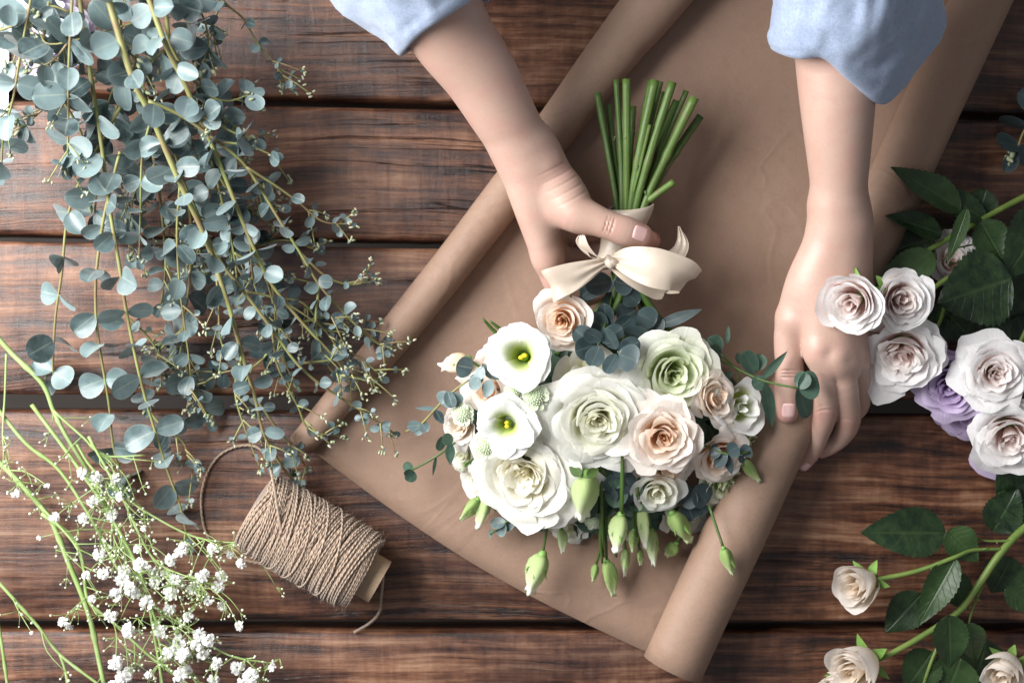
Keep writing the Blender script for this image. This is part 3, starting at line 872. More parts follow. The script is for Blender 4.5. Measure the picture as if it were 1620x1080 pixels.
# --- arm on the photo's left: thumb side up, fingers closed under the bouquet handle
LA_palm = [
    [PT(610, -260, .185, .041), PT(660, -60, .145, .036), PT(708, 44, .120, .0303), PT(758, 116, .103, .0268), PT(798, 186, .088, .0238), PT(829, 238, .075, .0212)],
    [PT(822, 236, .078, .0185), PT(838, 300, .070, .0165), PT(856, 370, .060, .0130), PT(866, 408, .054, .0115)],
    [PT(832, 238, .070, .0185), PT(846, 300, .058, .0155), PT(858, 365, .045, .0130), PT(868, 400, .038, .0115)],
    [PT(838, 250, .060, .0180), PT(855, 310, .042, .0140), PT(862, 370, .028, .0115)],
    [PT(850, 245, .055, .0160), PT(880, 300, .036, .0140), PT(880, 350, .022, .0110)],
    [PT(838, 240, .074, .0180), PT(864, 278, .070, .0190), PT(893, 318, .070, .0180)],
]
LA_f = [
    [PT(885, 305, .072, .0175), PT(910, 336, .077, .0152), PT(942, 349, .081, .0118), PT(966, 358, .082, .0108), PT(990, 366, .081, .0111), PT(1014, 373, .078, .0090)],
    [PT(866, 405, .054, .0112), PT(877, 445, .046, .0092), PT(892, 468, .038, .0088), PT(930, 468, .026, .0080), PT(960, 455, .022, .0070)],
    [PT(868, 400, .038, .0110), PT(888, 436, .022, .0088), PT(930, 440, .0105, .0084), PT(975, 425, .0105, .0080), PT(1010, 405, .020, .0070)],
    [PT(862, 372, .028, .0110), PT(895, 405, .012, .0085), PT(950, 398, .0100, .0082), PT(1000, 388, .0120, .0080), PT(1028, 381, .034, .0074), PT(1027, 379, .046, .0068)],
    [PT(880, 350, .022, .0100), PT(920, 372, .0105, .0080), PT(965, 362, .0100, .0078), PT(1005, 352, .0120, .0068)],
]
def arm_mesh(palm, fingers, lo, hi, creases, reds, cut, bumps=()):
    base = lambda p: arm_sdf(p, palm, fingers)
    def fn(p):
        r = base(p)
        for (c, d, amp, wd, rad) in creases:
            c = np.array(tuple(c)); dd = np.array(tuple(Vector(d).normalized())); w = p - c; s_ = w @ dd
            q2 = (w * w).sum(1) - s_ * s_
            r = r + amp * np.exp(-((s_ + 5 * q2) / wd) ** 2) * np.exp(-(q2 / rad ** 2) ** 2)
        for (c, rad, amp) in bumps:
            w = p - np.array(tuple(c)); r = r - amp * np.exp(-(w * w).sum(1) / rad ** 2)
        return r
    FINE['on'] = False
    v, q = surface_nets(base, lo, hi, .0026); FINE['on'] = True
    v = relax(v, q, 3); v, _ = project(base, v, 4); v = relax(v, q, 2)
    v, q = subdiv(v, q); v = relax(v, q, 2); v, nr = project(fn, v, 5)
    red = np.zeros(len(v))
    for (c, rad, am) in reds:
        w = v - np.array(tuple(c)); red = np.maximum(red, am * np.exp(-((w * w).sum(1)) / rad ** 2))
    return v, q, red, fn, nr
def box_of(px0, py0, px1, py1, z1=.2):
    return np.array([P(px0, py1, 0).x, P(px0, py1, 0).y, .0012]), np.array([P(px1, py0, 0).x, P(px1, py0, 0).y, z1])
def person():
    root = MB(); allv, allc, allf = [], [], []
    tipd = (P(1014, 373) - P(966, 358)).normalized()
    LC = [(P(964 + k, 357 + k * .3, .092), tipd, .00055, .0007, .0060) for k in (-6, -1, 5)]
    up = (P(860, 300) - P(905, 285))
    for k in range(5):   # fine wrist creases on the heel of the hand
        LC.append((P(884 + k * 8, 262 + k * 12, .088), V(.55, -.85, 0), .00030, .0010, .016))
    LC.append((P(902, 395, .066), V(.75, -.3, .2), .0016, .004, .014))
    LR = [(P(1018, 374, .078), .011, .55), (P(905, 260, .06), .018, .25), (P(1027, 380, .045), .012, .7), (P(966, 358, .095), .008, .22), (P(872, 420, .05), .02, .15)]
    lo, hi = box_of(600, -190, 1075, 510, .19)
    va, qa, ra, fa, na = arm_mesh(LA_palm, LA_f, lo, hi, LC, LR, None, [(P(905, 333, .088), .010, .0008), (P(872, 262, .09), .008, .0012), (P(884, 250, .085), .006, .0008), (P(858, 392, .072), .009, .0008), (P(935, 395, .075), .012, -.0010)])
    RC = [(P(1249, 590 + k, .073), V(0, 1, 0), .0008, .0007, .007) for k in (-4, 1, 6)]
    RC += [(P(1342, 662 + k, .053), V(.2, 1, -.3), .0005, .0008, .007) for k in (-3, 3)]
    RC += [(P(1307, 648 + k, .062), V(0, 1, -.3), .0006, .0008, .007) for k in (-4, 2)]
    RR = [(P(1245, 655, .058), .012, .5), (P(1270, 733, .014), .014, .6), (P(1249, 590, .07), .010, .25), (P(1296, 556, .085), .012, .15), (P(1342, 668, .045), .012, .25), (P(1300, 712, .014), .012, .4), (P(1306, 650, .06), .01, .2)]
    lo, hi = box_of(1190, -190, 1470, 800, .19)
    vb, qb, rb, fb, nb_ = arm_mesh(RA_palm, RA_f, lo, hi, RC, RR, None, [(P(1294, 553, .09), .009, .0016), (P(1325, 566, .09), .009, .0016), (P(1350, 568, .08), .008, .0014), (P(1310, 560, .09), .005, -.0012), (P(1338, 568, .086), .005, -.0010), (P(1249, 512, .082), .009, .0010), (P(1356, 358, .095), .009, .0018), (P(1308, 490, .095), .006, -.0006), (P(1342, 664, .052), .008, .0008), (P(1306, 648, .062), .008, .0006)])
    v = np.concatenate([va, vb]); q = np.concatenate([qa, qb + len(va)]); red = np.concatenate([ra, rb])
    me = bpy.data.meshes.new('person'); org = P(1010, -120, .12)
    me.from_pydata((v - np.array(tuple(org))).tolist(), [], q.tolist())
    a = me.attributes.new('dat', 'FLOAT_COLOR', 'POINT'); a.data.foreach_set('color', np.stack([red, red * 0, red * 0, red * 0], 1).astype(np.float32).ravel())
    me.materials.append(MSK); me.polygons.foreach_set('use_smooth', [True] * len(q)); me.update()
    me.normals_split_custom_set_from_vertices(np.concatenate([na, nb_]).tolist())
    o = bpy.data.objects.new('person', me); COL.objects.link(o); o.location = org
    tag(o, 'person in a light blue shirt with rolled sleeves holding the bouquet and the paper', 'person')
    # nails: patches laid on the skin surface
    def nail(fn, c, d, side, L, W, up=V(0, 0, 1), lift=.0005, out=.0):
        d = Vector(d).normalized(); side = Vector(side).normalized(); nu = nv = 11; mb = MB(); pp = []
        for i in range(nu):
            u = -1 + 2 * i / (nu - 1)
            for j in range(nv):
                w = -1 + 2 * j / (nv - 1)
                # rounded rectangle
                x = u * L / 2 * math.sqrt(1 - .30 * w * w); y = w * W / 2 * math.sqrt(1 - .22 * u * u)
                pp.append(tuple(Vector(c) + d * x + side * y))
        p = np.array(pp); upn = np.array(tuple(Vector(up).normalized())); p = p + upn * .012
        for _ in range(14): p = p - upn * np.clip(fn(p), -.004, .004)[:, None] * .9
        uu = np.repeat(np.linspace(-1, 1, nu), nv); ww = np.tile(np.linspace(-1, 1, nv), nu)
        edge = np.maximum(np.abs(uu), np.abs(ww)) > .99
        p = p + upn * np.where(edge, -.0004, lift)[:, None]
        mb.grid([tuple(x) for x in p], [(0, 0, 0, 0)] * len(p), nu, nv)
        mb.build('fingernail', M_NAIL, o)
    sd = V(-tipd.y, tipd.x, 0)
    nail(fa, P(1011, 370.5, .078), tipd, sd, .0118, .0118)
    nail(fb, P(1245, 648, .056), V(0, -1, 0), V(1, 0, 0), .0115, .0112)
    dd = (P(1271, 732) - P(1284, 712)).normalized()
    nail(fb, P(1270, 733, .014), dd, V(-dd.y, dd.x, 0), .0085, .0072, up=V(.15, -.35, 1))
    # sleeves
    def loft(rings, name, wr=1.0, seed=0, sub=10):
        mb = MB(); nc = None; allr = []
        for ring in rings:
            pts = [P(*p) for p in ring]; n = len(pts); out = []
            for i in range(n):
                a_, b_, c_, d_ = pts[i - 1], pts[i], pts[(i + 1) % n], pts[(i + 2) % n]
                for k in range(sub):
                    t = k / sub
                    out.append(0.5 * ((2 * b_) + (c_ - a_) * t + (2 * a_ - 5 * b_ + 4 * c_ - d_) * t * t + (3 * b_ - a_ - 3 * c_ + d_) * t ** 3))
            allr.append(out)
        # smooth interpolation between rings
        m = len(allr[0]); cols = [crom([r[i] for r in allr], [0] * len(allr), 7)[0] for i in range(m)]
        k = len(cols[0]); pts, cc = [], []
        cen = [sum((cols[i][j] for i in range(m)), V(0, 0, 0)) / m for j in range(k)]
        for i in range(m):
            for j in range(k):
                p = cols[i][j]; nr = (p - cen[j]).normalized()
                q = V(p.x * 34 + seed, p.y * 22, p.z * 30)
                f = min(1, j / 5) if True else 1
                hem = math.exp(-((j - 12.3) / .45) ** 2)
                q2 = V(p.x * 26 + seed + p.y * 8, p.y * 9 - p.x * 5, p.z * 20)
                disp = wr * (.0060 * noise.noise(q) + .0085 * (.35 - abs(noise.noise(q2))) + .0026 * (1 - abs(noise.noise(q * 2.3 + V(3, 3, 3)) * 2.4)) * .8) * (0.12 + .88 * min(1, abs(j - 7) / 9)) - hem * .0013
                pts.append(p + nr * disp); cc.append((0, 0, j, 0))
        mb.grid(pts, cc, m, k, True)
        ob = mb.build(name, MF, o)
        md = ob.modifiers.new('cloth', 'SOLIDIFY'); md.thickness = .0016; md.offset = 1
        return ob
    # right-hand-side sleeve; ring order: left, top-left, top, top-right ..., right, underneath
    r0 = [(1228, 74, .118), (1262, 90, .146), (1304, 90, .152), (1346, 126, .144), (1396, 162, .120), (1438, 120, .104), (1478, 62, .098), (1420, 80, .085), (1330, 60, .084), (1250, 55, .092)]
    r00 = [(1240, 52, .118), (1266, 66, .140), (1304, 64, .146), (1344, 96, .138), (1390, 128, .118), (1428, 95, .104), (1455, 40, .100), (1405, 55, .090), (1330, 40, .089), (1256, 38, .096)]
    r1 = [(1221, 62, .118), (1256, 72, .153), (1306, 68, .163), (1356, 92, .160), (1412, 118, .134), (1454, 84, .112), (1488, 44, .098), (1424, 50, .080), (1330, 36, .080), (1244, 34, .090)]
    r2 = [(1223, 10, .122), (1262, 14, .162), (1318, 12, .180), (1376, 24, .180), (1436, 34, .160), (1474, 10, .132), (1484, -6, .104), (1424, -10, .088), (1336, -20, .088), (1250, -15, .094)]
    r3 = [(1226, -70, .130), (1270, -70, .172), (1324, -72, .192), (1384, -70, .196), (1432, -66, .176), (1462, -80, .146), (1464, -90, .114), (1410, -90, .098), (1336, -96, .098), (1256, -86, .104)]
    r4 = [(1226, -220, .16), (1270, -220, .20), (1324, -222, .22), (1384, -220, .222), (1432, -216, .205), (1452, -230, .18), (1450, -240, .15), (1410, -240, .125), (1336, -240, .122), (1256, -236, .135)]
    loft([r00, r0, r1, r2, r3, r4], 'sleeve', 1.0, 3)
    # cuff of the turned-up sleeve stands a little proud of the sleeve
    l0 = [(634, 86, .112), (646, 70, .140), (668, 48, .158), (704, 24, .170), (744, -2, .168), (792, -30, .150), (806, -20, .118), (758, 6, .092), (700, 38, .084), (656, 72, .092)]
    l00 = [(622, 58, .114), (640, 42, .138), (664, 22, .152), (702, 0, .160), (742, -26, .158), (780, -48, .142), (792, -42, .118), (750, -16, .098), (694, 12, .092), (646, 46, .098)]
    l1 = [(596, 56, .114), (624, 40, .150), (654, 16, .172), (694, -12, .184), (738, -40, .182), (796, -70, .160), (814, -60, .120), (756, -30, .090), (690, 0, .080), (626, 36, .090)]
    l2 = [(530, -2, .118), (566, -20, .160), (606, -46, .190), (654, -74, .205), (706, -104, .204), (770, -134, .178), (790, -124, .130), (724, -94, .098), (650, -62, .088), (572, -24, .096)]
    l3 = [(440, -100, .130), (484, -124, .18), (536, -156, .218), (596, -190, .232), (660, -222, .228), (724, -244, .19), (740, -234, .14), (660, -200, .105), (580, -166, .098), (490, -124, .11)]
    loft([l00, l0, l1, l2, l3], 'sleeve', .8, 9)
person()

# ================================================================== BOUQUET
BQ = empty('bouquet', P(990, 600, .005), 'bridal bouquet of white and peach roses tied with cream satin ribbon', 'bouquet')
def Q(px, py, z): return P(px, py, z)
def ax_out(px, py, k=.5, up=1.0):   # flowers face away from the dome's centre
    d = V((px - 965) / 200.0, (660 - py) / 200.0, 0); return V(d.x * k, d.y * k - .04, up)
random.seed(101)
Z = .085
rose('rose', Q(945, 664, .086), PXS(79), M_WHITE, axis=(.02, -.30, 1), n=56, roll=.4, parent=BQ, label='large white rose at the heart of the bouquet', hgt=.80, sepals=False, openness=.95, ruff=1.4)
rose('rose', Q(1066, 592, .082), PXS(68), M_GREENW, axis=(.10, -.12, 1), n=36, roll=1.3, parent=BQ, label='greenish white rose below the ribbon bow', hgt=.8, openness=.8)
rose('rose', Q(828, 755, .070), PXS(88), M_CREAM, axis=(-.28, -.38, 1), n=48, roll=2.2, parent=BQ, label='wide open cream white rose at the lower left of the bouquet', hgt=.62, squash=.9, openness=1.1, ruff=1.5)
rose('rose', Q(892, 507, .072), PXS(45), M_PEACH, axis=(-.15, -.25, 1), n=28, roll=.3, parent=BQ, label='peach rose next to the left bow loop', hgt=.95, openness=.7, tight=.25)
rose('rose', Q(1050, 692, .092), PXS(54), M_PEACH, axis=(0, -.20, 1), n=38, roll=.9, parent=BQ, label='frilly peach rose right of the large white rose', hgt=.8, openness=.9, ruff=1.6)
rose('rose', Q(1130, 628, .078), PXS(46), M_PEACH, axis=(.45, -.15, 1), n=32, roll=2.0, parent=BQ, label='tilted peach rose between two white flowers', squash=.78, hgt=.9, openness=.7, ruff=1.4)
rose('rose', Q(1050, 738, .062), PXS(48), M_PEACH, axis=(.1, -.75, 1), n=30, roll=.2, parent=BQ, label='peach rose half hidden under the frilly one', hgt=.8, ruff=1.5)
rose('rose', Q(1136, 722, .066), PXS(44), M_PEACH, axis=(.35, -.55, 1), n=26, roll=1.2, parent=BQ, label='small peach rose on the lower right edge', hgt=.9, ruff=1.4)
rose('rose', Q(772, 622, .062), PXS(36), M_PEACH, axis=(-.5, .1, 1), n=24, roll=1, parent=BQ, label='peach rose tucked behind the two lisianthus', hgt=.9, ruff=1.4)
rose('rose', Q(782, 580, .052), PXS(34), M_PEACH, axis=(-.5, .3, 1), n=22, roll=1, parent=BQ, label='peach rose under the upper lisianthus', hgt=.9)
rose('rose', Q(728, 672, .048), PXS(32), M_PALE, axis=(-.7, -.1, 1), n=22, roll=2, parent=BQ, label='pale peach rose at the far left of the bouquet', hgt=.9)
rose('rose', Q(862, 668, .070), PXS(22), M_PEACH, axis=(-.1, -.1, 1), n=18, roll=2, parent=BQ, label='tiny peach rose between lisianthus and large white rose', hgt=.9)
rose('rose', Q(1040, 778, .056), PXS(40), M_WHITE, axis=(.1, -.6, 1), n=24, roll=1.1, parent=BQ, label='small white rose under the peach roses', hgt=.85, openness=.8)
rose('rose', Q(1148, 764, .042), PXS(48), M_GREENW, axis=(.4, -.6, 1), n=24, roll=2.8, parent=BQ, label='greenish white bloom low on the right edge', hgt=.7, ruff=2.0)
rose('rose', Q(1168, 640, .068), PXS(44), M_LIS, axis=(.5, .05, 1), n=11, roll=.5, parent=BQ, label='white lisianthus with loosely wrapped petals on the right side', hgt=1.0, openness=.9, ruff=2.2)
rose('rose', Q(1186, 700, .046), PXS(38), M_GREENW, axis=(.8, -.1, 1), n=9, roll=.9, parent=BQ, label='ragged greenish petals at the right rim', hgt=.8, openness=1.2, ruff=2.6)
rose('rose', Q(930, 590, .072), PXS(52), M_WHITE, axis=(0, .35, 1), n=10, roll=.2, parent=BQ, label='pair of broad white petals above the large rose', hgt=.8, openness=1.0)
for (x, y, z, R_, m_) in ((870, 800, .030, 46, M_CREAM), (960, 810, .030, 40, M_PALE), (1080, 815, .028, 42, M_WHITE), (760, 760, .030, 38, M_CREAM), (730, 720, .026, 26, M_WHITE), (1000, 640, .050, 40, M_WHITE), (985, 830, .020, 34, M_PEACH), (1110, 800, .026, 34, M_GREENW), (900, 835, .018, 32, M_WHITE)):
    rose('rose', Q(x, y, z), PXS(R_), m_, axis=ax_out(x, y, .7), n=16, roll=rnd(0, 6), parent=BQ, label=None, hgt=.8, ruff=2.0)
lisianthus(Q(828, 564, .082), PXS(54), (-.18, .05, 1), .5, BQ, 'open white lisianthus with yellow stamens, upper left')
lisianthus(Q(803, 670, .080), PXS(49), (-.22, -.22, 1), 1.6, BQ, 'open white lisianthus with green throat, left side')
scab(Q(847, 628, .092), PXS(20, .09), (-.1, 0, 1), BQ)
scab(Q(813, 620, .078), PXS(15, .08), (-.3, .1, 1), BQ)
scab(Q(732, 655, .066), PXS(18), (-.4, -.1, 1), BQ)
scab(Q(768, 706, .064), PXS(18), (-.3, -.3, 1), BQ)
scab(Q(940, 822, .040), PXS(16), (0, -.6, 1), BQ)
# --- buds: (base, tip, half width px, material, stem start)
bl = [((858, 878, .034), (838, 936, .028), 19, M_BUD, (868, 820, .04)), ((926, 752, .074), (920, 818, .062), 25, M_BUD, None),
      ((960, 888, .026), (970, 940, .020), 13, M_BUDG, (955, 740, .066)), ((982, 815, .062), (976, 872, .056), 16, M_BUD, (984, 725, .078)),
      ((1014, 800, .050), (1021, 866, .046), 10, M_BUD, (1008, 770, .06)), ((1030, 838, .036), (1035, 893, .032), 11, M_BUD, (1022, 790, .05)),
      ((1064, 812, .044), (1090, 856, .036), 17, M_BUDG, (1050, 780, .05)), ((1145, 868, .066), (1159, 907, .060), 11, M_BUDG, (1122, 800, .058)),
      ((756, 790, .034), (729, 821, .028), 11, M_BUDG, (775, 760, .04)), ((771, 788, .034), (756, 835, .028), 12, M_BUD, (785, 755, .04)),
      ((888, 838, .028), (890, 873, .026), 9, M_BUD, (890, 810, .03)), ((943, 893, .020), (938, 919, .018), 7, M_BUDG, (955, 850, .03)),
      ((1012, 868, .026), (1013, 893, .024), 6, M_BUDG, (1005, 830, .03)), ((1176, 728, .060), (1202, 760, .054), 10, M_BUDG, (1165, 715, .064)),
      ((990, 870, .022), (988, 910, .018), 8, M_BUD, (985, 830, .03)), ((1003, 838, .034), (1001, 872, .030), 9, M_BUDG, (1000, 800, .04)),
      ((740, 568, .054), (698, 580, .046), 16, M_PEACH, (775, 590, .05)), ((745, 600, .048), (722, 598, .044), 10, M_WHITE, (770, 600, .05)),
      ((742, 700, .040), (722, 708, .034), 11, M_WHITE, (765, 700, .04)), ((735, 735, .030), (722, 742, .026), 9, M_WHITE, (760, 720, .04)),
      ((1070, 860, .020), (1054, 878, .016), 12, M_BUDG, (1085, 830, .03)), ((968, 845, .040), (960, 800, .044), 6, M_BUDG, (975, 880, .03))]
for i, (a, b, w, m_, s) in enumerate(bl):
    bud(Q(*a), Q(*b), PXS(w), m_, BQ, stem=[Q(*s)] if s else None, frill=.35 if w > 15 else .1, sep=(i != 1))
# --- greenery under and between the flowers
random.seed(55)
fil = MB()
for i in range(230):
    a = rnd(0, 2 * PI); r_ = math.sqrt(rnd()) ; x = 955 + math.cos(a) * r_ * 205; y = 680 + math.sin(a) * r_ * 140
    z = .055 * (1 - r_ ** 2) + .012
    dd = V(math.cos(a) + rnd(-.5, .5), -math.sin(a) + rnd(-.5, .5), rnd(-.1, .5))
    leaf(fil, Q(x, y, z), dd, V(rnd(-.4, .4), rnd(-.4, .4), 1), rnd(.014, .026), rnd(.006, .011), 'round', .15, -.1)
o = fil.build('greenery', M_EUCG, BQ)
def ec(lst, mt, lab=None, stems=None, sm=M_STEMG):
    """hand-placed round leaves: (base px, tip px, z base, z tip, half width px)"""
    mb = MB()
    for (x0, y0, x1, y1, z0, z1, w) in lst:
        a, b = Q(x0, y0, z0), Q(x1, y1, z1)
        leaf(mb, a, b - a, V(rnd(-.75, .55), rnd(-.5, .5), 1), (b - a).length, PXS(w), 'round' if w * 2.4 > math.hypot(x1 - x0, y1 - y0) * .8 else 'lance', rnd(.05, .22), rnd(-.08, .08))
    o = mb.build('eucalyptus_sprig', mt, BQ)
    if lab: o['label'] = lab
    if stems:
        sb = MB()
        for s_ in stems:
            pts = [Q(*p) for p in s_]; sb.tube(pts, [.0009] * len(pts), 6, smooth=4)
        sb.build('stem', sm, o)
    return o
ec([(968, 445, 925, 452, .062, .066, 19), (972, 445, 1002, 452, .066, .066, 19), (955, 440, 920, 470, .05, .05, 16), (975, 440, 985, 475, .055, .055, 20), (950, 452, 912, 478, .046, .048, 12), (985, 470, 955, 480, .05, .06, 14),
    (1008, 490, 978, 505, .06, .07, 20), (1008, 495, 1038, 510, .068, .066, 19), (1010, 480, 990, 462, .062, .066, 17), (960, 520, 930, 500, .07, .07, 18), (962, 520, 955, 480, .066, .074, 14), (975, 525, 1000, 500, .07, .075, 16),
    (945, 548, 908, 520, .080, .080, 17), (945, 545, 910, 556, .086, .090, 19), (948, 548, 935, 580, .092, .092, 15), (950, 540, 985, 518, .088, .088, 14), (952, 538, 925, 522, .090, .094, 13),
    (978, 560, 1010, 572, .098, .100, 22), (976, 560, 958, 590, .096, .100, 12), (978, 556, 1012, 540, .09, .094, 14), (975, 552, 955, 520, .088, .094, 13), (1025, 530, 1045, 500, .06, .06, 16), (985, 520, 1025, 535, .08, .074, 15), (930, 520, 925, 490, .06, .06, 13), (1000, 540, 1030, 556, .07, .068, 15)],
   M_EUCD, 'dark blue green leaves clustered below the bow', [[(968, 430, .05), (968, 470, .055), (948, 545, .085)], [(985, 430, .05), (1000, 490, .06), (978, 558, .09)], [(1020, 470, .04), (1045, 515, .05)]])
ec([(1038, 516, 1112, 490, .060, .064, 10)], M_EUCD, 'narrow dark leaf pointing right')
ec([(790, 600, 762, 575, .074, .080, 12), (765, 580, 752, 605, .080, .078, 9), (748, 582, 722, 578, .078, .082, 18), (758, 598, 745, 615, .08, .08, 10), (776, 600, 768, 630, .080, .076, 10), (765, 600, 742, 600, .078, .076, 9),
    (712, 622, 698, 640, .066, .064, 16), (712, 622, 728, 640, .068, .066, 14), (708, 618, 716, 645, .07, .07, 10), (690, 646, 656, 645, .056, .058, 3.5), (688, 648, 702, 670, .058, .054, 8),
    (666, 672, 644, 674, .046, .046, 9), (666, 668, 676, 682, .048, .046, 9), (664, 670, 660, 688, .046, .044, 8)],
   M_EUC, 'blue green sprig reaching out to the left', [[(800, 580, .07), (760, 590, .076), (710, 625, .066), (665, 672, .046), (642, 682, .042)]], M_STEMY)
ec([(716, 700, 700, 690, .05, .054, 10), (712, 700, 712, 735, .052, .05, 8), (690, 722, 684, 752, .04, .036, 3), (652, 744, 640, 732, .036, .036, 9), (652, 744, 648, 762, .036, .034, 10), (650, 742, 642, 752, .038, .036, 8), (700, 690, 694, 712, .05, .046, 8)],
   M_EUCG, 'green sprig at the lower left', [[(720, 700, .05), (690, 722, .042), (650, 744, .036)]])
ec([(1140, 556, 1118, 536, .066, .066, 17), (1142, 558, 1120, 560, .066, .07, 15), (1150, 545, 1153, 515, .064, .066, 4), (1170, 575, 1166, 558, .064, .066, 6), (1195, 590, 1176, 555, .070, .076, 14), (1197, 585, 1205, 560, .068, .070, 12), (1160, 590, 1140, 596, .07, .07, 5), (1205, 600, 1246, 555, .080, .084, 7),
    (1210, 605, 1222, 676, .082, .074, 12), (1212, 600, 1190, 610, .076, .076, 12), (1262, 612, 1296, 606, .092, .090, 22), (1262, 614, 1280, 660, .084, .078, 17), (1260, 612, 1280, 592, .09, .094, 14)],
   M_EUCG, 'eucalyptus sprig reaching over the hand on the right', [[(1120, 560, .064), (1160, 580, .068), (1208, 602, .078), (1262, 614, .090)], [(1140, 560, .066), (1165, 585, .066), (1170, 610, .066)]])
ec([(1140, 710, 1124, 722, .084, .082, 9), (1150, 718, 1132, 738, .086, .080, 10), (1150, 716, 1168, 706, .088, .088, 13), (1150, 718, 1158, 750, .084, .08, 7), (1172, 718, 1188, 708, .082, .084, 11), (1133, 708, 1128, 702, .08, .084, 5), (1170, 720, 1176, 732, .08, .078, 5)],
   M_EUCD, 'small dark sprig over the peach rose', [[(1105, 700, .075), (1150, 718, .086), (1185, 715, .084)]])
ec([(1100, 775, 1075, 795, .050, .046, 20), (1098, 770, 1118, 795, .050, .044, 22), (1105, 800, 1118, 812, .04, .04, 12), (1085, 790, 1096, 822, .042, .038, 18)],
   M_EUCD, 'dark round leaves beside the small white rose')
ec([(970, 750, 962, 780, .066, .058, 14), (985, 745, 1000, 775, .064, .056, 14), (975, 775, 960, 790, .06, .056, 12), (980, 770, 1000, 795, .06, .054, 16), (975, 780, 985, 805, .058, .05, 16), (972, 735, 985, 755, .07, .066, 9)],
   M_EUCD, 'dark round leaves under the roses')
ec([(800, 825, 776, 830, .03, .028, 10), (798, 826, 790, 848, .03, .026, 9), (815, 820, 800, 838, .03, .026, 8), (812, 818, 822, 835, .03, .028, 7), (850, 825, 838, 835, .028, .026, 7), (848, 822, 862, 832, .028, .026, 7), (778, 836, 774, 852, .026, .022, 4)],
   M_EUC, 'little sprigs peeping out at the bottom', [[(830, 800, .03), (800, 826, .03), (776, 845, .024)], [(860, 800, .03), (848, 825, .028), (835, 842, .022)]])
gr = MB()
for pts in ([(950, 720, .066), (952, 800, .058), (955, 880, .030)], [(984, 700, .08), (985, 760, .074), (984, 812, .064)], [(1008, 770, .06), (1006, 860, .03)], [(800, 540, .06), (778, 520, .062), (764, 504, .066)], [(805, 532, .06), (788, 518, .064), (775, 508, .066)], [(955, 800, .05), (950, 850, .04), (953, 890, .03)]):
    q_ = [Q(*p) for p in pts]; gr = MB(); gr.tube(q_, [.0017, .0014, .0009][:len(q_)] if len(q_) == 3 else [.0016, .0012], 7, smooth=4); gr.build('stem', M_STEMG, BQ)
for (a, b, w) in (((958, 790, .05), (950, 870, .035), 5), ((1005, 790, .05), (1012, 850, .036), 7), ((920, 752, .08), (900, 738, .078), 8), ((928, 752, .082), (948, 742, .078), 8)):
    p_, q_ = Q(*a), Q(*b); gr = MB(); leaf(gr, p_, q_ - p_, V(.1, .1, 1), (q_ - p_).length, PXS(w), 'lance', .2); gr.build('leaf', M_STEMG, BQ)
# --- stems above and below the binding
random.seed(9)
tops = [(945, 147, .050, 5.5), (963, 166, .038, 5.5), (975, 126, .060, 5), (991, 125, .066, 6.5), (984, 180, .036, 5), (1029, 128, .058, 5), (1036, 127, .066, 7.5), (1045, 129, .052, 5), (1051, 146, .040, 4.5), (1064, 130, .070, 7), (1070, 160, .044, 6), (1086, 144, .060, 4.5), (1099, 154, .066, 8), (1108, 184, .050, 6.5), (1018, 200, .032, 6), (1002, 168, .040, 5), (1028, 198, .070, 3), (1066, 288, .058, 6), (1057, 175, .034, 6)]
for i, (x, y, z, w) in enumerate(tops):
    f = (x - 945) / 163.0
    bx = 977 + f * 40 + rnd(-3, 3); bz = .040 + (z - .032) * .34
    pts = [Q(bx + (x - bx) * -.35 * .5 - 4 * f, 440, bz - .002), Q(bx, 335, bz), Q((bx * .55 + x * .45) + rnd(-3, 3), 335 + (y - 335) * .5, (bz + z) / 2 + rnd(-.003, .003)), Q(x, y, z)]
    r0 = PXS(w, z); mb = MB(); sp, sr = crom(pts, [r0 * .8, r0 * .85, r0 * .92, r0], 8)
    nd = rnd(.55, .9)
    for k in range(len(sr)):
        t = k / (len(sr) - 1); sr[k] *= 1 + .22 * math.exp(-((t - nd) / .02) ** 2)
    mb.tube(sp, sr, 12, rndv=rnd())
    mb.m[-1] = 1
    if rnd() < .5:  # stub of a trimmed side shoot
        p = sp[int(nd * (len(sp) - 1))]; q = p + V(rnd(-.004, .004), .006, .003); mb.tube([p, q], [r0 * .5, r0 * .4], 7); mb.m[-1] = 1
    mb.build('stem', [M_STEMG, M_CUT], BQ)
for i in range(9):   # necks between the binding and the flowers
    f = i / 8; mb = MB(); mb.tube([Q(975 + 35 * f, 410, .042 + .01 * (i % 3)), Q(965 + 60 * f + rnd(-6, 6), 470, .045 + .008 * (i % 3)), Q(880 + 210 * f, 560, .045)], [.0030, .0028, .0024], 9, smooth=5)
    mb.build('stem', [M_STEMG, M_CUT], BQ)
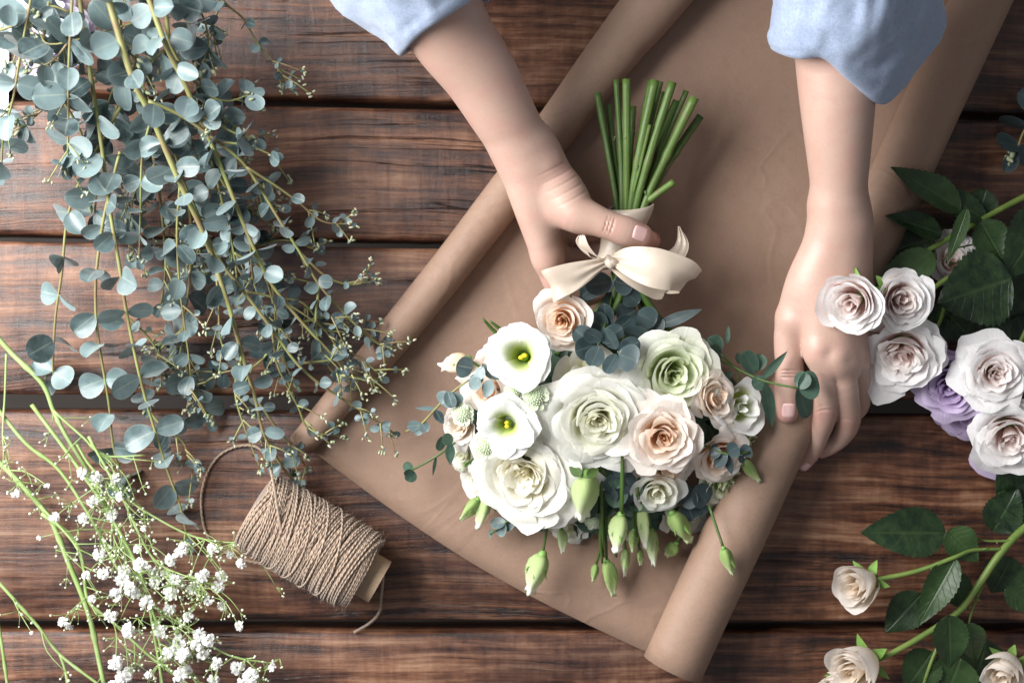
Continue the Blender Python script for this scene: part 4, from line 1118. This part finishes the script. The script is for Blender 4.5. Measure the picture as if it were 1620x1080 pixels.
# --- ribbon
def band(path, hw, name, parent, closed=False, sub=6, wav=0.0):
    """ribbon strip: path = (px,py,z, normal/width direction px dx,dy,dz, half width px)"""
    mb = MB(); c = [Q(*p[:3]) for p in path]; w = [V(p[3], -p[4], p[5]).normalized() * PXS(p[6] * .92) for p in path]
    C, _ = crom(c, [0] * len(c), sub); W, _ = crom(w, [0] * len(w), sub); nv = 17; pts, cols = [], []; L = 0
    for i in range(len(C)):
        if i: L += (C[i] - C[i - 1]).length
        t = (C[min(i + 1, len(C) - 1)] - C[max(i - 1, 0)]).normalized(); n = t.cross(W[i]); n = n.normalized() if n.length > 1e-9 else V(0, 0, 1)
        for j in range(nv):
            v = 2 * j / (nv - 1) - 1
            hwm = max(x.length for x in W); g_ = max(0, 1 - W[i].length / hwm)
            pts.append(C[i] + W[i] * v + n * (wav * math.sin(3 * v + L * 90) + .0026 * g_ ** 1.5 * math.sin(7.5 * v + 1) * min(1, W[i].length / .004))); cols.append((0, 0, L, v))
    mb.grid(pts, cols, len(C), nv)
    return mb.build(name, MSAT, parent)
wr = MB(); pts = []; nr_, nl = 48, 15
for i in range(nr_):
    a = 2 * PI * i / nr_
    for j in range(nl):
        t = j / (nl - 1)
        cx = 999 - 34 * t; cy = 326 + 98 * t - 14 * math.sin(a) * (1 - t) * 0; rad = PXS(36 - 8 * t + 2.5 * math.sin(7 * t)) * (1 + .035 * noise.noise(V(math.cos(a) * 2, math.sin(a) * 2, t * 5)))
        q = Q(cx, cy, .049); dy = -.004 * math.sin(a) * (1 - t)
        pts.append(q + V(math.cos(a) * rad, dy + .35 * math.cos(a) * rad * .3, math.sin(a) * rad * .98))
wr.grid(pts, [(0, 0, (i % nl) * .006, 0) for i in range(len(pts))], nr_, nl, True)
wrap = wr.build('ribbon_wrap', MSAT, BQ); md = wrap.modifiers.new('thickness', 'SOLIDIFY'); md.thickness = .0012
bow = MB()
for k in range(4):
    bow.ball(Q(962 + k * 2.2, 414 + (k % 2) * 3 - 1, .081 + .0015 * (k % 2)), (.0032, .0050, .0036), 12, ax=frame(V(.2, .2, 1), k * .5))
bw = bow.build('ribbon_bow', MSAT, BQ); bw['label'] = 'cream satin bow tied round the stems'
# left loop, end edge seen at far left
band([(958, 414, .080, .2, 1, .3, 7), (935, 424, .086, .15, 1, .2, 15), (905, 438, .090, .2, 1, .1, 24), (878, 448, .090, .38, 1, .0, 27), (868, 453, .084, .40, 1, -.1, 28), (882, 449, .074, .35, 1, 0, 25), (915, 438, .072, .2, 1, 0, 19), (955, 418, .074, .2, 1, 0, 7)], 0, 'bow_loop', bw, wav=.0012)
# right loop
band([(968, 410, .080, -.2, 1, .3, 9), (992, 414, .090, -.1, 1, .25, 24), (1024, 422, .098, .05, 1, .2, 34), (1056, 427, .099, .1, 1, .1, 34), (1080, 436, .094, -.5, .8, 0, 30), (1092, 444, .084, -.7, .7, 0, 26), (1084, 444, .074, -.6, .8, 0, 26), (1050, 436, .068, -.2, 1, 0, 28), (1005, 420, .070, 0, 1, 0, 18), (970, 412, .075, 0, 1, 0, 8)], 0, 'bow_loop', bw, wav=.0012)
# small upright loop above the knot
band([(956, 412, .082, .7, .5, .4, 5), (938, 402, .088, .9, .4, .5, 8), (924, 388, .092, 1, .1, .6, 9), (920, 372, .092, 1, -.1, .8, 5), (918, 384, .086, 1, .2, .4, 8), (930, 404, .080, .8, .6, .2, 8), (954, 414, .078, .6, .6, .2, 5)], 0, 'bow_loop', bw)
# two tails
band([(966, 418, .078, -.8, .6, .2, 6), (990, 432, .080, -.6, .8, .1, 13), (1015, 446, .078, -.45, .8, 0, 16), (1040, 458, .072, -.35, .9, -.1, 17), (1052, 462, .070, -.35, .9, -.1, 13)], 0, 'ribbon_tail', bw)
band([(1045, 420, .070, .5, 1, 0, 16), (1070, 404, .066, .8, .9, .1, 14), (1080, 384, .062, 1, .35, .2, 11), (1074, 358, .060, 1, .1, .1, 2)], 0, 'ribbon_tail', bw)

# ================================================================== EUCALYPTUS BRANCHES
random.seed(31)
def pp(lst, z0, z1):
    n = len(lst); return [P(x, y, z0 + (z1 - z0) * i / (n - 1)) for i, (x, y) in enumerate(lst)]
G = 'eucalyptus branches fanned out on the left'
def twigs(main, specs, l0, l1):
    return []
k = .0005
def E(lab, main, side, z0, z1, l0, l1, s0=.0032, s1=.0012, step=.026, skip=.08, mat_=M_EUC):
    l0 *= .84; l1 *= .84; s0 *= .72; s1 *= .8; paths = [(pp(main, z0, z1), l0 * k, l1 * k, s0, s1)]
    for (lst, za, zb, a, b) in side: paths.append((pp(lst, za, zb), a * .84 * k, b * .84 * k, .0011, .0005, .08))
    for (lst, a_) in [(main, l1)] + [(q_[0], q_[4] * .84) for q_ in side]:
        if a_ > 17.5: continue
        n_ = len(lst)
        for _ in range(4):
            i_ = random.randint(max(0, n_ - 3), n_ - 2); t_ = rnd(); (xa, ya), (xb, yb) = lst[i_], lst[i_ + 1]; L_ = math.hypot(xb - xa, yb - ya)
            bx_, by_ = xa + (xb - xa) * t_, ya + (yb - ya) * t_; an_ = math.atan2(yb - ya, xb - xa) + random.choice((-1, 1)) * rnd(.35, .9); ln = rnd(22, 48); zz_ = z1 + (z0 - z1) * .25 * (1 - t_) + rnd(0, .01)
            paths.append(([P(bx_, by_, zz_), P(bx_ + math.cos(an_) * ln * .5, by_ + math.sin(an_) * ln * .5 + 2, zz_ + .002), P(bx_ + math.cos(an_) * ln, by_ + math.sin(an_) * ln + 6, zz_)], min(8, a_) * k, 3.5 * k, .0007, .0004, .15))
    x, y = main[-1]
    sprig(paths, mat_, M_STEMY, 'eucalyptus_branch', P(main[0][0], main[0][1], 0), lab, 'eucalyptus branch', step=step * 1.02, group=G, skip=skip)
E('eucalyptus branch hanging past the table corner, its leaves touching the white paper', [(60, -60), (45, 20), (32, 90), (20, 160), (6, 210), (2, 270)], [([(-10, 52), (25, 40), (60, 30)], .13, .13, 24, 20)], .15, .07, 34, 20, .0014, .0009, .034)
E('eucalyptus branch with pale wide leaves, straight down near the left edge', [(118, -60), (112, 40), (108, 130), (108, 200), (107, 262)], [([(113, 60), (85, 95), (50, 110)], .12, .11, 22, 18), ([(110, 20), (80, 10), (50, 25)], .12, .12, 26, 24)], .16, .08, 32, 20, .0016, .0009, .026)
E('eucalyptus branch with long bare stem ending in the lone big round leaves', [(190, 170), (157, 230), (125, 290), (106, 350), (98, 430), (88, 500), (84, 570), (85, 600)], [], .09, .02, 20, 26, .0018, .0010, .042, .0)
E('eucalyptus branch ending above the white blossoms, with the broadest leaves', [(190, 240), (172, 310), (160, 370), (152, 440), (152, 500), (157, 545), (166, 600), (173, 645), (180, 710), (196, 760)], [], .09, .015, 24, 26, .0018, .0010, .036, .0)
E('eucalyptus branch with reddish stem leading down to the leaves by the twine', [(120, -60), (134, 60), (150, 160), (160, 225), (172, 320), (190, 427), (200, 493), (220, 590), (236, 650), (262, 735), (285, 800), (296, 850)], [([(236, 650), (262, 680), (290, 700), (305, 750)], .03, .02, 22, 16), ([(200, 500), (240, 540), (262, 590)], .05, .03, 16, 12)], .12, .015, 26, 24, .0026, .0010, .034)
E('thick pale stem through the middle of the pile, ending beside the twine spool', [(155, -60), (205, 110), (240, 185), (285, 290), (322, 370), (360, 477), (383, 560), (403, 627), (420, 693), (452, 745), (470, 765)],
  [([(383, 560), (372, 620), (392, 690), (412, 740)], .04, .02, 13, 9), ([(403, 627), (440, 680), (470, 715), (485, 740)], .04, .02, 12, 8), ([(240, 185), (225, 250), (222, 340), (220, 410)], .11, .06, 22, 14), ([(285, 290), (280, 370), (285, 460), (300, 577), (302, 645)], .09, .02, 20, 14), ([(300, 320), (325, 300), (350, 300)], .09, .09, 16, 12)], .15, .02, 27, 15, .0036, .0011, .026)
E('bright green stem slanting from the top to the paper roll', [(215, -60), (262, 70), (290, 127), (312, 180), (337, 233), (377, 333), (405, 400), (430, 450), (478, 510), (525, 560), (555, 592), (600, 600)],
  [([(377, 333), (395, 380), (400, 440), (420, 500)], .08, .05, 17, 12), ([(430, 450), (440, 510), (450, 570), (470, 610)], .06, .03, 13, 9), ([(478, 510), (520, 500), (560, 510), (610, 552)], .05, .03, 12, 8), ([(312, 180), (350, 200), (380, 215), (395, 225)], .12, .1, 24, 20)], .15, .03, 26, 13, .0030, .0010, .026)
E('branch arching right with its tip over the roll of paper', [(235, 160), (290, 185), (345, 225), (390, 265), (440, 345), (475, 400), (505, 450), (540, 490), (580, 530), (612, 552)],
  [([(390, 265), (430, 290), (470, 318), (510, 350), (555, 355)], .10, .06, 16, 8), ([(475, 400), (520, 440), (560, 450), (588, 440)], .06, .05, 12, 7), ([(505, 450), (500, 520), (520, 580), (560, 612)], .06, .03, 13, 8), ([(345, 225), (390, 230), (430, 245)], .11, .1, 20, 14)], .13, .035, 22, 11, .0020, .0009, .024)
E('branch whose fine tips cross onto the flat brown paper', [(250, 210), (300, 310), (340, 400), (385, 460), (430, 520), (470, 575), (510, 610), (560, 642), (600, 668), (622, 684)],
  [([(430, 520), (440, 580), (470, 640), (490, 680), (540, 690)], .05, .02, 13, 8), ([(385, 460), (430, 470), (470, 490), (520, 530), (545, 580)], .07, .04, 14, 9), ([(340, 400), (345, 470), (350, 540), (372, 590)], .07, .03, 15, 10), ([(470, 575), (520, 570), (560, 560), (600, 592)], .05, .04, 11, 7)], .11, .03, 22, 10, .0022, .0009, .024)
E('dark thin branch reaching into the gap right of the pile', [(330, -50), (352, 0), (385, 30), (405, 65), (430, 95), (448, 120), (462, 142)], [([(352, 0), (340, 30), (330, 60)], .08, .07, 20, 18)], .10, .05, 16, 7, .0013, .0007, .020)
E('shaded branch beneath the others, showing between their stems', [(175, 20), (230, 120), (270, 220), (300, 340), (300, 440), (290, 520), (300, 600), (330, 660)], [([(270, 220), (220, 260), (200, 320), (205, 400)], .05, .03, 24, 20), ([(300, 340), (350, 330), (400, 330), (440, 330)], .05, .04, 22, 16), ([(230, 120), (190, 160), (170, 220)], .07, .06, 26, 22), ([(290, 520), (250, 560), (235, 640)], .03, .02, 20, 16)], .08, .012, 27, 20, .0022, .0010, .024)
E('full branch crowding the top of the pile', [(250, -60), (262, 10), (270, 70), (300, 120), (340, 160), (360, 200)], [([(262, 10), (310, 10), (330, 60), (322, 100)], .13, .11, 24, 20), ([(250, -40), (200, 0), (190, 50), (220, 90)], .13, .12, 26, 22), ([(270, 70), (240, 100), (225, 140)], .12, .10, 22, 20), ([(262, 10), (230, 30), (90, 70), (60, 50)], .12, .12, 26, 26)], .16, .09, 26, 20, .0024, .0012, .022)
E('branch lying lowest, its leaves darker, next to the paper roll', [(330, 250), (370, 320), (400, 390), (430, 470), (440, 540), (460, 620)], [([(400, 390), (450, 380), (500, 395)], .04, .03, 18, 12), ([(430, 470), (480, 480), (510, 520)], .04, .03, 15, 10), ([(440, 540), (400, 580), (350, 590), (300, 620)], .03, .02, 16, 12)], .06, .018, 22, 13, .0018, .0009, .022, mat_=M_EUCD)

E('branch behind the pile with pale leaves above the shaded plank', [(90, -60), (75, 20), (70, 80), (95, 150), (128, 210), (150, 290), (150, 340)], [([(75, 20), (40, 50), (20, 100)], .10, .09, 28, 24), ([(70, 80), (110, 110), (150, 120)], .09, .09, 26, 22), ([(95, 150), (60, 180), (40, 200)], .07, .07, 24, 20)], .13, .06, 32, 24, .0020, .0010, .026)
E('branch showing between the two thickest stems, leafy down to the gap', [(200, -60), (190, 40), (215, 100), (225, 180), (245, 260), (255, 330), (262, 420), (255, 480)], [([(215, 100), (180, 140), (165, 190)], .10, .08, 26, 22), ([(245, 260), (215, 300), (205, 350)], .07, .06, 24, 18), ([(225, 180), (270, 200), (310, 240)], .09, .08, 24, 18), ([(255, 330), (300, 380), (330, 430)], .05, .04, 20, 16)], .12, .03, 30, 20, .0022, .0010, .024)
E('branch with small crowded leaves reaching the third plank at mid pile', [(300, -60), (300, 60), (320, 150), (330, 230), (352, 320), (370, 400), (378, 480)], [([(320, 150), (360, 160), (395, 150)], .11, .10, 24, 18), ([(330, 230), (380, 260), (420, 300)], .09, .07, 22, 16), ([(352, 320), (320, 370), (310, 420)], .06, .04, 20, 15), ([(370, 400), (410, 420), (450, 440)], .05, .04, 17, 12)], .13, .03, 26, 16, .0022, .0009, .023)

# ================================================================== PALE LILAC FLOWERS, far corner
random.seed(77)
def hydr():
    root = empty('lilac_flower', P(85, 60, 0), 'pale lilac clustered flower half hidden behind the eucalyptus in the corner', 'flower')
    st = MB(); st.tube([P(70, 110, .02), P(90, 20, .03), P(110, -120, .03)], [.002] * 3, 8, smooth=5); st.build('stem', M_STEMR, root)
    for i in range(34):
        a = rnd(0, 6.28); r_ = math.sqrt(rnd()); x = 78 + 62 * r_ * math.cos(a); y = 52 + 62 * r_ * math.sin(a); z = .02 + .035 * (1 - r_ * r_)
        mb = MB(); c = P(x, y, z); F = frame(V(rnd(-.6, .6), rnd(-.6, .6), 1), rnd(0, 6))
        for j in range(4):
            dd = F @ V(math.cos(j * PI / 2), math.sin(j * PI / 2), .15); leaf(mb, c, dd, F @ V(0, 0, 1), .009, .0046, 'round', .2, 0)
        for j in range(len(mb.c)): mb.c[j] = (rnd(.2, .8), rnd(), .8, 0)
        mb.build('floret', M_HYD, root)
hydr()

# ================================================================== GYPSOPHILA
random.seed(64)
blos = []
for q in range(4):
    mb = MB()
    for i in range(44):
        d = V(rnd(-1, 1), rnd(-1, 1), rnd(-.4, 1)).normalized(); s = rnd(.15, 1)
        F = frame(V(rnd(-1, 1), rnd(-1, 1), rnd(-1, 1)))
        leaf(mb, d * .0022 * s, d + V(rnd(-.5, .5), rnd(-.5, .5), rnd(-.3, .3)), F @ V(0, 0, 1), .0030, .0013, 'round', rnd(-.4, .5), rnd(-.3, .3))
    me_o = mb.build('blossom', M_GYP, None, origin=V(0, 0, 0)); blos.append(me_o.data); bpy.data.objects.remove(me_o)
def gyps(lab, stems, flowers, z):
    root = empty('gypsophila_sprig', P(stems[0][0][0][0], stems[0][0][0][1], 0), lab, 'flower sprig', 'sprigs of tiny white gypsophila at the lower left')
    st = MB(); tw = MB(); bd = MB(); nodes = []
    for (lst, r0, r1, z0, z1) in stems:
        sp, sr = crom(pp(lst, z0, z1), [r0 + (r1 - r0) * i / (len(lst) - 1) for i in range(len(lst))], 7)
        for i in range(len(sr)):
            if i % 14 == 10: sr[i] *= 1.35
        st.tube(sp, sr, 8); nodes += sp[len(sp) // 4::2]
    for (x, y, s) in flowers:
        p = P(x, y, z + rnd(-.008, .02))
        # nearest node uphill
        c = sorted(nodes, key=lambda n_: (n_ - p).length + (0.03 if n_.y < p.y else 0))[random.randint(0, 3)]
        m_ = (c + p) / 2 + V(rnd(-.006, .006), rnd(-.006, .006), rnd(0, .006))
        tw.tube([c, m_, p], [.0005, .00038, .0003], 5, smooth=4)
        o = bpy.data.objects.new('blossom', random.choice(blos)); COL.objects.link(o); o.location = p
        sc_ = s / 9.0 * 1.08; o.scale = (sc_, sc_, sc_); o.rotation_euler = (rnd(-.6, .6), rnd(-.6, .6), rnd(0, 6)); put(o, root)
        for j in range(5):
            q = m_ + V(rnd(-.012, .012), rnd(-.014, .008), rnd(-.003, .008)); tw.tube([m_, (m_ + q) / 2 + V(.001, 0, .001), q], [.0003, .00025, .0002], 4); bd.ball(q, rnd(.0006, .0012), 6, col=(0, 0, 0, 0))
    for i in range(int(len(flowers) * 1.4)):
        c = random.choice(nodes); q = c + V(rnd(-.02, .03), rnd(-.035, .006), rnd(-.005, .012)); mm = (c + q) / 2 + V(rnd(-.004, .004), 0, .002)
        tw.tube([c, mm, q], [.0005, .0004, .00025], 5, smooth=3)
        for j in range(4):
            e = q + V(rnd(-.006, .006), rnd(-.008, .003), rnd(-.002, .004)); tw.tube([q, e], [.00025, .0002], 4); bd.ball(e, rnd(.0006, .0013), 6)
    st.build('stem', M_STEML, root); tag(tw.build('twigs', M_STEML, root), kind='stuff'); tag(bd.build('buds', M_BUDGY, root), kind='stuff')
M_BUDGY = m_simple('gypsophila_bud', (.62, .70, .48), 0.6, c2=(.80, .83, .72), scale=300)
F1 = [(130, 748, 8), (153, 757, 10), (183, 757, 8), (190, 785, 7), (147, 793, 9), (132, 820, 8), (178, 815, 9), (25, 780, 7), (86, 818, 8), (290, 867, 9), (282, 874, 8), (337, 867, 9), (364, 877, 6), (382, 891, 8), (75, 768, 4), (218, 868, 7), (228, 835, 5)]
F2 = [(158, 877, 10), (222, 893, 11), (193, 915, 11), (205, 930, 10), (183, 940, 10), (163, 907, 9), (197, 902, 10), (215, 938, 9), (240, 902, 9), (270, 885, 9), (137, 910, 7), (232, 953, 11), (175, 972, 10), (145, 947, 6), (204, 996, 11), (183, 1048, 11), (195, 1070, 11), (203, 1063, 9), (100, 983, 8), (110, 990, 6), (62, 850, 4), (235, 1067, 6), (176, 1085, 9)]
F3 = [(270, 937, 11), (277, 915, 9), (285, 920, 9), (245, 920, 9), (268, 962, 9), (321, 909, 10), (317, 916, 8), (350, 912, 9), (345, 928, 9), (305, 930, 10), (329, 950, 7), (353, 957, 8), (298, 975, 8), (255, 997, 10), (315, 1002, 10), (283, 1015, 11), (268, 1030, 10), (290, 1035, 11), (330, 1012, 10), (320, 1032, 10), (342, 1049, 9), (376, 1055, 11), (397, 1070, 12), (378, 990, 7), (430, 1055, 6), (285, 1068, 11), (338, 1075, 9), (310, 1020, 9), (262, 905, 8), (385, 1078, 9), (295, 1060, 9)]
gyps('gypsophila with its thick green stem bending over the plank, blossoms near the eucalyptus tips', [([(-20, 712), (30, 762), (64, 800), (83, 827), (110, 893), (140, 970), (158, 1050), (170, 1110)], .0022, .0019, .012, .012), ([(120, 700), (150, 745), (217, 800), (293, 843), (345, 856), (388, 858)], .0011, .0005, .03, .03), ([(64, 800), (110, 850), (130, 880)], .0012, .0007, .014, .03), ([(10, 560), (8, 620), (5, 700), (20, 760)], .0009, .0006, .02, .03)], F1, .032)
gyps('gypsophila carrying the densest white blossoms, lying along the middle of the cluster', [([(-20, 515), (20, 560), (67, 607), (85, 650), (105, 690), (150, 765), (190, 850), (225, 920), (250, 985), (300, 1060), (330, 1110)], .0021, .0010, .025, .02), ([(66, 812), (115, 850), (132, 895), (140, 950), (180, 985), (240, 1040), (310, 1090)], .0017, .0009, .015, .02), ([(85, 650), (130, 690), (165, 720), (230, 720)], .0011, .0006, .03, .03)], F2, .030)
gyps('gypsophila whose blossoms spread rightwards to the bottom edge below the twine', [([(-20, 625), (40, 700), (95, 745), (150, 830), (190, 905), (235, 950), (290, 990), (360, 1035), (425, 1048)], .0016, .0006, .022, .025), ([(50, 640), (110, 720), (165, 800), (210, 880), (230, 930), (245, 1010), (260, 1100)], .0016, .0009, .03, .03), ([(140, 690), (195, 790), (240, 880), (290, 910), (340, 925)], .0012, .0005, .035, .035), ([(200, 860), (240, 960), (260, 1060)], .001, .0008, .03, .03)], F3, .032)
gyps('bare forked gypsophila stem at the bottom left, away from the blossoms', [([(-25, 895), (20, 945), (60, 990), (95, 1035), (160, 1085)], .0014, .0010, .02, .02), ([(95, 1035), (103, 1060), (112, 1110)], .0012, .0009, .02, .02), ([(-8, 960), (3, 1020), (14, 1100)], .0014, .0012, .02, .02)], [(50, 1000, 3)], .022)

# ================================================================== ROSE BRANCHES, right
random.seed(88)
def rbranch(lab, stems, leaves, blooms, group='cut rose branches on the right'):
    root = empty('rose_branch', P(stems[0][0][0][0], stems[0][0][0][1], 0), lab, 'rose branch', group)
    for (lst, r0, r1) in stems:
        st = MB(); pts = [P(*p) for p in lst]; n = len(pts); st.tube(pts, [r0 + (r1 - r0) * i / (n - 1) for i in range(n)], 9, smooth=7)
        for j in range(3):
            i = random.randint(0, n - 2); p = pts[i].lerp(pts[i + 1], rnd(.2, .8)); st.tube([p, p + V(rnd(-.003, .003), rnd(-.003, .003), .003)], [.0008, .0001], 5)
        st.build('stem', M_STEMR, root)
    for (a, b, w, c_, f_) in leaves:
        mb = MB(); p, q = P(*a), P(*b); leaf(mb, p, q - p, V(c_[0], c_[1], 1), (q - p).length, w * k, 'serrate', f_, rnd(-.1, .05), r=c_[2]); mb.build('leaf', M_ROSEL, root)
    for (c, R_, m_, axx, n_, kw, lb) in blooms:
        o = rose('rose', P(*c), R_ * k, m_, axis=axx, n=n_, roll=rnd(0, 6), parent=root, sepals=True, **kw)
        if lb: o['label'] = lb
    return root
rbranch('rose branch with white blooms closest to the hand and big dark leaves',
    [([(1680, 290, .03), (1620, 312, .035), (1540, 355, .04), (1470, 395, .045), (1440, 410, .05)], .0028, .0018), ([(1680, 370, .04), (1600, 390, .045), (1560, 415, .05), (1500, 440, .055), (1470, 462, .058)], .0026, .0018), ([(1590, 380, .045), (1550, 385, .05), (1500, 395, .05)], .0009, .0007), ([(1500, 440, .05), (1490, 500, .035), (1460, 560, .03)], .0016, .0014), ([(1470, 395, .045), (1420, 420, .04), (1370, 450, .045)], .0014, .0014)],
    [((1520, 332, .045), (1407, 266, .060), 30, (.0, .5, .5), .35), ((1560, 350, .04), (1450, 285, .045), 30, (.3, .6, .25), .2), ((1490, 372, .045), (1404, 338, .055), 24, (.2, .5, .1), .3), ((1478, 378, .04), (1366, 410, .035), 48, (-.3, .2, 0), .25),
     ((1478, 402, .055), (1378, 466, .055), 30, (-.2, .3, .8), .25), ((1600, 440, .06), (1482, 480, .055), 62, (0, 0, .0), .12), ((1660, 330, .05), (1590, 440, .055), 48, (.2, 0, .15), .2), ((1530, 330, .06), (1500, 415, .06), 12, (0, 0, .9), .2),
     ((1550, 350, .05), (1590, 420, .05), 30, (0, 0, .5), .3), ((1590, 480, .035), (1500, 530, .03), 55, (0, 0, 0), .2), ((1610, 500, .03), (1640, 580, .03), 45, (0, 0, 0), .2), ((1560, 300, .03), (1540, 360, .03), 26, (0, 0, .1), .2), ((1480, 480, .03), (1540, 540, .03), 40, (0, 0, 0), .2), ((1640, 420, .03), (1600, 540, .025), 50, (0, 0, .1), .2)],
    [((1351, 476, .102), 50, M_BLUSH, (-.55, -.25, 1), 34, dict(hgt=1.15, openness=.55, squash=.95, ruff=.7), 'white rose lying against the hand'),
     ((1425, 474, .098), 50, M_BLUSH, (.05, -.15, 1), 36, dict(hgt=1.0, openness=.55, squash=.9, ruff=.7), 'white rose with a pink heart'),
     ((1428, 560, .070), 63, M_BLUSH, (-.35, -.55, 1), 30, dict(hgt=.9, openness=.9, ruff=2), 'drooping white rose under the pink hearted one'),
     ((1508, 412, .036), 42, M_BLUSH, (.1, .1, 1), 20, dict(hgt=.8), 'white rose half hidden under the stem')])
rbranch('rose branch with an open blush bloom and a white bloom at the right edge',
    [([(1680, 420, .05), (1640, 490, .05), (1612, 545, .05), (1585, 600, .045)], .0020, .0016), ([(1680, 600, .03), (1640, 660, .03), (1590, 690, .03)], .0020, .0016)],
    [((1640, 560, .04), (1700, 620, .04), 30, (0, 0, .4), .2), ((1625, 600, .045), (1600, 560, .06), 12, (0, 0, .8), .2)],
    [((1576, 590, .082), 51, M_BLUSH, (-.05, -.1, 1), 42, dict(hgt=.75, openness=1.0, ruff=1.4), 'open blush rose with a peach centre'),
     ((1600, 690, .064), 62, M_BLUSH, (-.2, -.45, 1), 30, dict(hgt=.85, openness=.9), 'white rose cut off by the right edge')])
rbranch('lilac roses tucked beneath the blush and white ones',
    [([(1680, 560, .02), (1620, 590, .025), (1540, 610, .03)], .0020, .0016), ([(1690, 700, .015), (1650, 720, .02), (1610, 730, .02)], .0020, .0016)],
    [((1600, 540, .02), (1530, 560, .02), 30, (0, 0, .1), .2)],
    [((1502, 610, .058), 52, M_LILAC, (-.35, -.35, 1), 28, dict(hgt=.9, openness=.9, ruff=1.4), None), ((1526, 655, .026), 46, M_LILAC, (-.2, -.6, 1), 18, dict(hgt=.8, ruff=1.4), None), ((1608, 722, .030), 50, M_LILAC, (-.2, -.5, 1), 22, dict(hgt=.8, ruff=1.4), None)])
rbranch('rose branch with three small cream blooms in the lower right corner',
    [([(1690, 790, .03), (1625, 832, .035), (1585, 872, .04), (1548, 925, .04), (1515, 968, .04), (1460, 1005, .04), (1412, 1032, .04), (1382, 1046, .038)], .0034, .0020), ([(1588, 868, .04), (1540, 870, .045), (1508, 882, .05), (1450, 903, .045), (1384, 917, .04)], .0013, .0020),
     ([(1515, 968, .035), (1480, 1030, .035), (1455, 1100, .03)], .0016, .0012), ([(1555, 925, .035), (1538, 965, .035), (1530, 1000, .03)], .0010, .0007), ([(1690, 1000, .03), (1640, 1030, .035), (1610, 1045, .035)], .0022, .0018), ([(1600, 855, .04), (1560, 855, .04), (1540, 848, .04)], .0010, .0007)],
    [((1496, 842, .042), (1362, 842, .048), 40, (0, .2, .05), .22), ((1500, 838, .045), (1548, 888, .045), 28, (0, 0, .85), .25), ((1512, 882, .05), (1452, 990, .040), 25, (-.3, 0, .6), .45), ((1458, 938, .04), (1400, 1000, .03), 32, (0, 0, .1), .2), ((1500, 972, .05), (1506, 1060, .045), 30, (.1, 0, .45), .2), ((1530, 985, .04), (1545, 1045, .03), 24, (0, 0, .8), .2),
     ((1475, 1030, .03), (1430, 1090, .03), 34, (0, 0, .55), .2), ((1520, 1040, .03), (1490, 1110, .03), 40, (0, 0, .8), .2), ((1500, 905, .035), (1530, 965, .03), 26, (0, 0, .6), .2), ((1575, 780, .03), (1640, 760, .03), 45, (0, 0, .05), .2), ((1640, 800, .03), (1560, 812, .03), 42, (0, 0, .0), .2), ((1600, 880, .03), (1570, 940, .02), 36, (0, 0, .05), .2), ((1590, 930, .03), (1650, 965, .03), 22, (0, 0, .5), .2), ((1570, 840, .03), (1610, 770, .035), 34, (0, 0, .05), .2), ((1560, 1010, .02), (1540, 1090, .02), 40, (0, 0, .1), .2)],
    [((1366, 920, .040), 40, M_PALE, (-.75, -.12, .75), 22, dict(hgt=1.6, openness=.22, tight=.2, ruff=.8), 'cream rose bud with its petals turned to the left'),
     ((1364, 1050, .040), 46, M_PALE, (-.7, -.3, .75), 24, dict(hgt=1.5, openness=.3, ruff=.8), 'cream rose at the bottom edge'),
     ((1330, 1078, .030), 36, M_PALE, (-.6, -.4, .75), 20, dict(hgt=1.4, openness=.35), 'cream rose partly out of the frame at the bottom'),
     ((1592, 1054, .036), 38, M_PALE, (-.5, -.4, .75), 20, dict(hgt=1.5, openness=.25), 'pale rose in the bottom right corner')])
# lone eucalyptus tip at the right edge
sprig([(pp([(1700, 150), (1650, 180), (1622, 205), (1608, 240)], .03, .03), .014, .012, .0014, .0009)], M_EUCD, M_STEMY, 'eucalyptus_branch', P(1640, 180, 0), 'eucalyptus tip just entering the right edge above the roses', 'eucalyptus branch', step=.022, group='eucalyptus branches')

# ================================================================== LIGHT, CAMERA
def area(name, loc, target, size, size_y, power, col):
    l = bpy.data.lights.new(name, 'AREA'); l.shape = 'RECTANGLE'; l.size = size; l.size_y = size_y; l.energy = power; l.color = col
    o = bpy.data.objects.new(name, l); COL.objects.link(o); o.location = loc
    o.rotation_euler = (Vector(target) - Vector(loc)).to_track_quat('-Z', 'Y').to_euler(); return o
area('window_light', (-.88, .36, .76), (-.05, 0, 0), .8, 1.0, 36, (1.0, .99, .975))
w = bpy.data.worlds.new('World'); S.world = w; w.use_nodes = True
w.node_tree.nodes['Background'].inputs[0].default_value = (.93, .95, 1.0, 1); w.node_tree.nodes['Background'].inputs[1].default_value = .20
cam = bpy.data.cameras.new('camera'); co = bpy.data.objects.new('camera', cam); COL.objects.link(co)
co.location = (0, 0, H); cam.sensor_width = 36; cam.lens = 36 * H / (1620 * PX); cam.clip_start = .02; cam.clip_end = 20
cam.dof.use_dof = True; cam.dof.focus_distance = H - .078; cam.dof.aperture_fstop = 4.0
S.camera = co
S.view_settings.view_transform = 'Standard'; S.view_settings.look = 'None'; S.view_settings.gamma = 1; S.view_settings.exposure = 0.38
S.render.film_transparent = False
S.cycles.use_denoising = True; S.cycles.max_bounces = 12; S.cycles.diffuse_bounces = 7; S.cycles.transmission_bounces = 8
